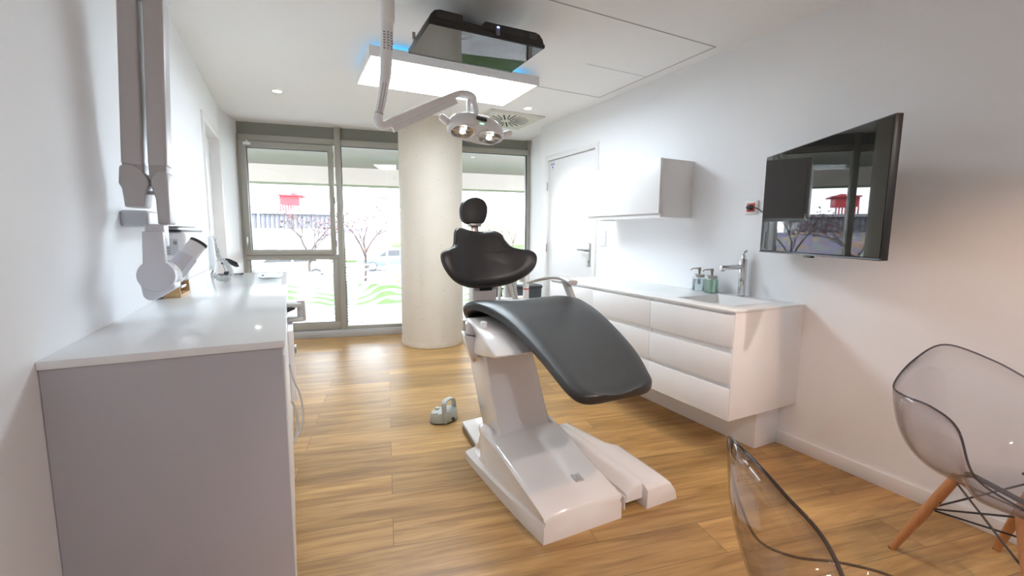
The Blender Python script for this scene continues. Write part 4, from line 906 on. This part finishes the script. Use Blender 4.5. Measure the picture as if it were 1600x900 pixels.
# ------------------------------------------------------------------ clear tub armchairs
RIM = [(0, -.25, .435), (.129, -.245, .438), (.211, -.216, .477), (.285, -.152, .536), (.296, -.098, .655), (.302, -.016, .690), (.31, .081, .694), (.262, .173, .700), (.147, .233, .772), (0, .273, .822)]
RIM2 = [(0, -.23, .43), (.12, -.225, .433), (.20, -.18, .447), (.232, -.08, .455), (.232, .03, .465), (.222, .12, .51), (.215, .17, .60), (.205, .205, .70), (.165, .23, .785), (.09, .25, .812), (0, .255, .82)]
def armchair(name, loc, rz, label, RIM, ox=0., ly=.01):
    c = thing(name, label, 'chair', loc, world=False, rz=rz)
    full = RIM+[(-a, b_, z) for a, b_, z in RIM[-2:0:-1]]
    rim = catmull(full, 8, True); C0 = Vector((0, .02, .405)); NT = 16
    b = BM(); rows = []
    for i in range(1, NT+1):
        t = i/NT; g = (1-(1-t)**1.9)*.82+.18*t; h = t**2.6
        rows.append([Vector((C0.x+(r.x-C0.x)*g, C0.y+(r.y-C0.y)*g, C0.z+(r.z-C0.z)*h)) for r in rim])
    vr = [[b.verts.new(p) for p in r] for r in rows]; v0 = b.verts.new(C0); n = len(rim)
    for k in range(n): b.faces.new((v0, vr[0][k], vr[0][(k+1) % n]))
    for A_, B2 in zip(vr[:-1], vr[1:]):
        for k in range(n): b.faces.new((A_[k], A_[(k+1) % n], B2[(k+1) % n], B2[k]))
    bmesh.ops.recalc_face_normals(b, faces=b.faces)
    o = link('shell', b, M['acrylic'], c, ang=180)
    md = o.modifiers.new('thickness', 'SOLIDIFY'); md.thickness = .005; md.offset = 0
    b = BM(); tube(b, rim, .0032, 10, closed=True); link('rim_edge', b, M['rim'], o, ang=180)
    tops = {}
    for sx in (-1, 1):
        for sy in (-1, 1):
            top = Vector((ox+sx*.145, sy*.10+ly, .388)); bot = Vector((ox+sx*.205, sy*.25+ly, 0)); d = (bot-top).normalized()
            b = BM(); tube(b, [top, top.lerp(bot, .15), top.lerp(bot, .5), bot], [.0145, .0165, .017, .0115], 20, 4); l_ = link('leg', b, M['beech'], c)
            b = BM(); cyl(b, top.lerp(bot, .30)+Vector((0, -.018, 0)), top.lerp(bot, .30)+Vector((0, -.0165, 0)), .004, seg=12)
            cyl(b, bot+Vector((0, 0, 0)), bot+Vector((0, 0, .004)), .0118, seg=18); link('foot_glide', b, M['black'], l_)
            tops[(sx, sy)] = (top, bot)
    b = BM(); r = .0034
    for sx, sy in tops: t_, bt = tops[(sx, sy)]; tube(b, [t_+Vector((0, 0, .0)), Vector((ox+sx*.10, sy*.08+ly, .402))], .006, 8)
    for (sx, sy) in tops:
        t_, bt = tops[(sx, sy)]; lo = t_.lerp(bt, .42)
        for o2 in ((-sx, sy), (sx, -sy)): tube(b, [lo, tops[o2][0].lerp(tops[o2][1], .04)], r, 8)
    for a_, e_ in (((-1, -1), (1, 1)), ((-1, 1), (1, -1))): tube(b, [tops[a_][0].lerp(tops[a_][1], .42), tops[e_][0].lerp(tops[e_][1], .42)], r, 8)
    link('wire_brace', b, M['black'], c)
    b = BM()
    for sx in (-1, 1): box(b, (ox+sx*.10-.012, -.10, .392), (ox+sx*.10+.012, .12, .402), .003)
    link('seat_bracket', b, M['black'], c)
    return c
armchair('tub_armchair', (2.066, .482, 0), radians(-27.2), 'clear plastic tub armchair on beech legs by the right wall', RIM, .085)
armchair('shell_chair', (.949, .347, 0), radians(60), 'clear plastic shell chair without arms, cut off by the bottom of the view', RIM2, 0, .0)

# ------------------------------------------------------------------ outside
GZ = -1.1
def gbox(name, s0, s1, d0, d1, z0, z1, m, w=0., kind='structure'):
    b = BM(); fbox(b, s0, s1, d0, d1, z0, z1, w); return link(name, b, m, kind=kind)
M['soffit'] = mat('soffit_render', (.30, .262, .25), .8); M['beam'] = mat('pale_precast_beam', (.36, .32, .28), .8, noise=(1.2, .06))
M['pave'] = mat('pale_paving', (.50, .495, .49), .8, noise=(4, .1)); M['asph'] = mat('grey_asphalt', (.36, .36, .365), .85, noise=(2, .08))
def tile_mat():
    m = bpy.data.materials.new('pale_paving_slabs'); m.use_nodes = True; nt = m.node_tree; b_ = nt.nodes['Principled BSDF']
    tc = nt.nodes.new('ShaderNodeTexCoord'); br = nt.nodes.new('ShaderNodeTexBrick'); nt.links.new(tc.outputs['Object'], br.inputs['Vector'])
    br.inputs['Color1'].default_value = (.50, .49, .50, 1); br.inputs['Color2'].default_value = (.42, .42, .43, 1); br.inputs['Mortar'].default_value = (.20, .20, .19, 1)
    br.inputs['Scale'].default_value = 1; br.inputs['Brick Width'].default_value = .6; br.inputs['Row Height'].default_value = .3; br.inputs['Mortar Size'].default_value = .008
    nt.links.new(br.outputs['Color'], b_.inputs['Base Color']); b_.inputs['Roughness'].default_value = .8; return m
M['grass'] = patch_mat('grass', [(.032, .060, .018), (.045, .080, .026), (.065, .09, .04)], 5., .9)
gbox('trim_3', -6, 12, .13, 6.4, 2.75, 2.95, M['soffit'])
gbox('trim_4', -14, 22, 5.8, 6.4, 2.36, 3.6, M['beam'])
gbox('ground_1', -8, 12, .13, 2.9, -.6, -.07, tile_mat())
b = BM(); loft(b, [[fp(-40, .13, -.08), fp(40, .13, -.08), fp(40, .13, -.3), fp(-40, .13, -.3)], [fp(-40, 3.2, -.28), fp(40, 3.2, -.28), fp(40, 3.2, -.6), fp(-40, 3.2, -.6)], [fp(-40, 10, GZ), fp(40, 10, GZ), fp(40, 10, GZ-.4), fp(-40, 10, GZ-.4)], [fp(-40, 16, GZ), fp(40, 16, GZ), fp(40, 16, GZ-.4), fp(-40, 16, GZ-.4)]]); link('ground_2', b, M['grass'], kind='structure')
gbox('ground_3', -50, 70, 16, 32, GZ-.4, GZ, M['asph'])
gbox('ground_4', -90, 140, 32, 120, GZ-.4, GZ+.05, M['grass'])
gbox('trim_5', -50, 70, 15.9, 16.15, GZ-.2, GZ+.12, M['pave'])

def far(px_s, Yd, z): return fp(px_s, Yd, z)
# low graffiti wall
M['graf'] = patch_mat('painted_graffiti', [(.35, .33, .30), (.34, .16, .14), (.38, .31, .18), (.14, .18, .30), (.33, .22, .30), (.16, .25, .20), (.40, .38, .36)], 1.2, .8, (1, 1, 1.6), 3)
b = BM(); fbox(b, -20, 2, 34, 34.3, GZ, 1.45); fbox(b, -20, 2, 33.95, 34.35, 1.45, 1.55); o = link('graffiti_wall', b, M['graf'], loc=fp(3, 34, GZ)); tag(o, 'long low wall covered with colourful graffiti across the street', 'wall')
# building with railings and a red structure on its roof
c = thing('industrial_building', 'pale building with dark slatted front behind the graffiti wall', 'building', fp(-14, 44, GZ))
b = BM(); fbox(b, -24, -3.6, 42, 50, GZ, 3.0); link('wall', b, mat('pale_render', (.30, .30, .32), .8), c)
b = BM(); fbox(b, -24.4, -3.2, 41.6, 50.4, 3.0, 3.25); link('roof', b, mat('grey_roof', (.20, .20, .22), .7), c)
b = BM()
for k in range(50): fbox(b, -23.8+k*.405, -23.64+k*.405, 41.8, 42.05, .4, 2.95)
link('slats', b, mat('slate_slats', (.08, .08, .11), .7), c)
M['redpaint'] = mat('red_painted_steel', (.36, .02, .03), .6)
c = thing('red_structure', 'red slatted steel structure standing on the flat roof across the street', 'structure', fp(-7.5, 45, 3.25))
b = BM(); fbox(b, -8.5, -6.7, 43.5, 45.5, 4.0, 4.85); link('red_box', b, M['redpaint'], c)
b = BM(); fbox(b, -8.6, -6.35, 43.2, 46, 4.85, 4.97); fbox(b, -7.5, -7.0, 43.6, 45.6, 4.97, 5.15); link('red_roof', b, M['redpaint'], c)
b = BM()
for k in range(8): fbox(b, -8.5+k*.24, -8.38+k*.24, 43.4, 43.5, 3.25, 4.0)
link('red_posts', b, M['redpaint'], c)
# hazy hills and shrubs
M['hill'] = patch_mat('far_woods', [(.14, .15, .10), (.19, .19, .13), (.24, .21, .15)], .35, .9)
b = BM()
for k in range(26): ball(b, fp(-6+k*2.6+random.uniform(-1, 1), 88+random.uniform(-5, 5), GZ+random.uniform(0, .5)), random.uniform(2.6, 4.4), (1.2, .8, .8), 14, 9)
link('hills', b, M['hill'], kind='structure', ang=180)
M['twig'] = mat('bare_bark', (.07, .05, .045), .85); M['leafb'] = patch_mat('purple_bud_foliage', [(.09, .05, .055), (.16, .09, .10)], 6, .9); M['leafg'] = patch_mat('early_spring_foliage', [(.11, .14, .05), (.22, .21, .09)], 6, .9)
def tree(s_, d_, H_, label, seed, leafm, spread=1.):
    rnd = random.Random(seed); p0 = fp(s_, d_, GZ); c = thing('street_tree', label, 'tree', p0)
    tb = BM(); tips = []
    def grow(p, dr, L_, r, lev):
        q = p+dr*L_; mid = p.lerp(q, .5)+Vector((rnd.uniform(-1, 1), rnd.uniform(-1, 1), 0))*L_*.06
        tube(tb, [p, mid, q], [r, r*.8, r*.62], 6, 2)
        if lev == 0: tips.append(q); return
        for k in range(3 if lev > 1 else 4):
            a = rnd.uniform(0, 2*pi); e = rnd.uniform(.35, .75)
            u1 = dr.cross(Vector((0, 0, 1)) if abs(dr.z) < .95 else Vector((1, 0, 0))).normalized(); u2 = dr.cross(u1)
            nd = (dr*cos(e)+(u1*cos(a)+u2*sin(a))*sin(e)*spread); nd.z = max(nd.z, .05); nd.normalize()
            grow(p.lerp(q, rnd.uniform(.6, 1)), nd, L_*rnd.uniform(.62, .8), r*.55, lev-1)
    grow(p0, Vector((.03, 0, 1)).normalized(), H_*.40, H_*.020, 4); link('trunk', tb, M['twig'], c, ang=180)
    lb_ = BM()
    for q in tips:
        for k in range(2):
            w = q+Vector((rnd.gauss(0, .09), rnd.gauss(0, .09), rnd.gauss(0, .09)))*H_/3; z_ = rnd.uniform(.015, .035)*H_/3
            u1 = Vector((rnd.uniform(-1, 1), rnd.uniform(-1, 1), rnd.uniform(-1, 1))).normalized(); u2 = u1.cross(Vector((rnd.uniform(-1, 1), rnd.uniform(-1, 1), rnd.uniform(-1, 1)))).normalized()
            vs = [lb_.verts.new(w+u1*z_*a+u2*z_*e) for a, e in ((-1, -1), (1, -1), (1, 1), (-1, 1))]; lb_.faces.new(vs)
    link('foliage', lb_, leafm, c, smooth=False)
tree(-1.95, 17, 3.9, 'small bare tree with purplish twigs seen through the left casement', 3, M['leafb'])
tree(.55, 16, 4.0, 'slender bare tree standing behind the middle window', 5, M['leafb'], .8)
tree(9.3, 27, 4.0, 'bushy pale green tree beyond the right window', 8, M['leafg'], 1.1)
tree(11.6, 30, 4.4, 'taller pale green tree at the right edge of the right window', 9, M['leafg'], 1.1)
c = thing('lamp_post', 'slim grey-blue street lamp post outside the middle window', 'lamp post', fp(1.55, 17, GZ))
b = BM(); p = fp(1.55, 17, GZ); tube(b, [p, p+ZV*2, p+ZV*4.0], [.06, .05, .04], 12); link('pole', b, mat('blue_grey_paint', (.16, .20, .26), .5), c)
b = BM(); q = p+ZV*4.0; hexa(b, [q+Vector(v_) for v_ in ((-.5, -.1, -.02), (.1, -.1, -.02), (.1, .1, -.02), (-.5, .1, -.02), (-.48, -.08, .05), (.08, -.08, .05), (.08, .08, .05), (-.48, .08, .05))], .01); link('lamp_arm', b, M['dark'], c)
c = thing('lamp_post', 'thin pale mast outside the left casement', 'lamp post', fp(-5.2, 22, GZ))
b = BM(); p = fp(-5.2, 22, GZ); tube(b, [p, p+ZV*5.2], [.05, .03], 10); link('pole', b, M['grey'], c)

def car(s_, d_, rz_, col, label, van=False):
    p = fp(s_, d_, GZ); c = thing('parked_car', label, 'car', p, world=False, rz=math.atan2(U.y, U.x)+rz_)
    Ht = 1.95 if van else 1.42
    prof = [(-2.1, .35), (-2.12, .62), (-2.0, .80), (-1.15, .92), (-.55, Ht-.10), (-.2, Ht), (.75, Ht-.01), (1.35, Ht-.22), (1.75, .98), (2.05, .90), (2.12, .55), (2.08, .32)] if not van else [(-2.4, .35), (-2.42, .8), (-2.2, 1.05), (-1.75, 1.15), (-1.3, 1.85), (-1.0, Ht), (.9, Ht), (.95, 1.0), (2.4, 1.0), (2.42, .4)]
    b = BM(); prism(b, [(x_, -.86, z_) for x_, z_ in prof], (0, 1.72, 0), .10, 4); link('body', b, col, c)
    b = BM()
    for s2 in (-1, 1):
        if van: prism(b, [(-1.55, s2*.866, 1.2), (-.35, s2*.866, 1.2), (-.35, s2*.866, 1.78), (-1.2, s2*.866, 1.78)], (0, s2*.004, 0))
        else:
            prism(b, [(-.95, s2*.863, .93), (.30, s2*.863, .95), (.30, s2*.863, Ht-.12), (-.42, s2*.863, Ht-.14)], (0, s2*.004, 0)); prism(b, [(.38, s2*.863, .95), (1.45, s2*.863, .97), (1.12, s2*.863, Ht-.18), (.38, s2*.863, Ht-.12)], (0, s2*.004, 0))
    link('side_window', b, M['dark'], c)
    for wx in (-1.35, 1.35):
        for s2 in (-1, 1):
            b = BM(); cyl(b, (wx, s2*.66, .32), (wx, s2*.87, .32), .32, seg=28, w=.03); w_ = link('wheel', b, M['dark'], c)
            b = BM(); cyl(b, (wx, s2*.868, .32), (wx, s2*.878, .32), .20, seg=20)
            link('hub', b, M['steel'], w_)
    return c
cw = mat('white_car_paint', (.78, .78, .80), .25); cb = mat('blue_car_paint', (.10, .16, .33), .25); cg = mat('silver_car_paint', (.50, .52, .55), .3)
car(-3.2, 18.3, radians(6), cw, 'white car parked outside behind the left window')
car(1.9, 24, radians(8), cb, 'dark blue car parked behind the street lamp')
car(-9.2, 21.5, 0, cg, 'silver car parked at the left edge of the left window')
car(8.2, 24, 0, cw, 'white flatbed truck parked beyond the right window', van=True)
for k, (s_, lab) in enumerate(((2.0, 'nearest the lamp post'), (2.45, 'second from the lamp post'), (2.9, 'nearest the column'))):
    p = fp(s_, 15, GZ); b = BM(); cyl(b, p, p+ZV*.9, .05, seg=12, w=.01); o = link('bollard', b, M['beech'], loc=p); tag(o, 'short wooden bollard outside the middle window, '+lab, 'bollard', None)

# ------------------------------------------------------------------ lights
W = bpy.data.worlds.new('overcast_sky'); SC.world = W; W.use_nodes = True; nt = W.node_tree; bg = nt.nodes['Background']
tc = nt.nodes.new('ShaderNodeTexCoord'); sx = nt.nodes.new('ShaderNodeSeparateXYZ'); nt.links.new(tc.outputs['Generated'], sx.inputs[0])
nz = nt.nodes.new('ShaderNodeTexNoise'); nz.inputs['Scale'].default_value = 2.2; nz.inputs['Detail'].default_value = 3; nt.links.new(tc.outputs['Generated'], nz.inputs['Vector'])
cr = nt.nodes.new('ShaderNodeValToRGB'); cr.color_ramp.elements[0].position = .3; cr.color_ramp.elements[0].color = (.72, .86, 1, 1); cr.color_ramp.elements[1].position = .65; cr.color_ramp.elements[1].color = (.95, .98, 1, 1)
nt.links.new(nz.outputs['Fac'], cr.inputs[0]); nt.links.new(cr.outputs[0], bg.inputs['Color']); bg.inputs['Strength'].default_value = 6.0

def arealight(name, loc, size, e, col, rot=(0, 0, 0), spread=180):
    l = bpy.data.lights.new(name, 'AREA'); l.shape = 'RECTANGLE'; l.size, l.size_y = size; l.energy = e; l.color = col; l.spread = radians(spread)
    o = bpy.data.objects.new(name, l); COL.objects.link(o); o.location = loc; o.rotation_euler = rot; return o
def spot(name, loc, tgt, e, col, deg=90, blend=.5, r=.03):
    l = bpy.data.lights.new(name, 'SPOT'); l.energy = e; l.color = col; l.spot_size = radians(deg); l.spot_blend = blend; l.shadow_soft_size = r
    o = bpy.data.objects.new(name, l); COL.objects.link(o); o.location = loc; d = Vector(tgt)-Vector(loc); o.rotation_euler = d.to_track_quat('-Z', 'Y').to_euler(); return o
spot('downlight_or_fill_beam', (-.028, 4.358, ZC-.02), (-.028, 4.358, 0), 5, (1, .93, .82), 100)
spot('downlight_or_fill_beam', (2.067, 3.811, ZC-.02), (2.067, 3.811, 0), 5, (1, .93, .82), 100)
for x_, y_ in ((.5, -.7), (.5, -1.9), (1.7, -1.9)):  # unseen lamps behind the camera, widened and boosted as cool ambient fill
    spot('downlight_or_fill_beam', (x_, y_, ZC-.02), (x_+.2, y_+.3, 0), 17, (.84, .90, 1.), 150, .8)
spot('warm_downlight_beam', (1.60, .40, ZC-.02), (1.70, .50, 0), 20, (1, .61, .38), 92, .5)
spot('chair_fill_spot', (1.75, -.6, ZC-.05), (1.15, 1.6, .45), 35, (1, .86, .80), 52, .5)  # added unseen spot that brightens the chair and pedestal from the front
# ------------------------------------------------------------------ camera
cam = bpy.data.cameras.new('camera'); co = bpy.data.objects.new('camera', cam); COL.objects.link(co)
cam.sensor_width = 36; cam.lens = 692.04/1600*36; cam.clip_start = .02; cam.clip_end = 400
ya, pi_, ro = radians(26.673), radians(6.880), radians(.458)
fw = Vector((sin(ya)*cos(pi_), cos(ya)*cos(pi_), -sin(pi_))); rt = Vector((cos(ya), -sin(ya), 0)); up = rt.cross(fw)
r2 = rt*cos(ro)+up*sin(ro); u2 = up*cos(ro)-rt*sin(ro)
mw = Matrix((r2, u2, -fw)).transposed().to_4x4(); mw.translation = (0, 0, 1.22); co.matrix_world = mw
SC.camera = co
SC.view_settings.view_transform = 'Standard'; SC.view_settings.look = 'None'; SC.view_settings.gamma = 1; SC.view_settings.use_curve_mapping = False
SC.view_settings.exposure = 1.40
SC.cycles.use_denoising = True; SC.cycles.max_bounces = 12; SC.cycles.diffuse_bounces = 6; SC.cycles.transparent_max_bounces = 24; SC.cycles.glossy_bounces = 6
SC.cycles.caustics_reflective = False; SC.cycles.caustics_refractive = False; SC.cycles.sample_clamp_indirect = 6
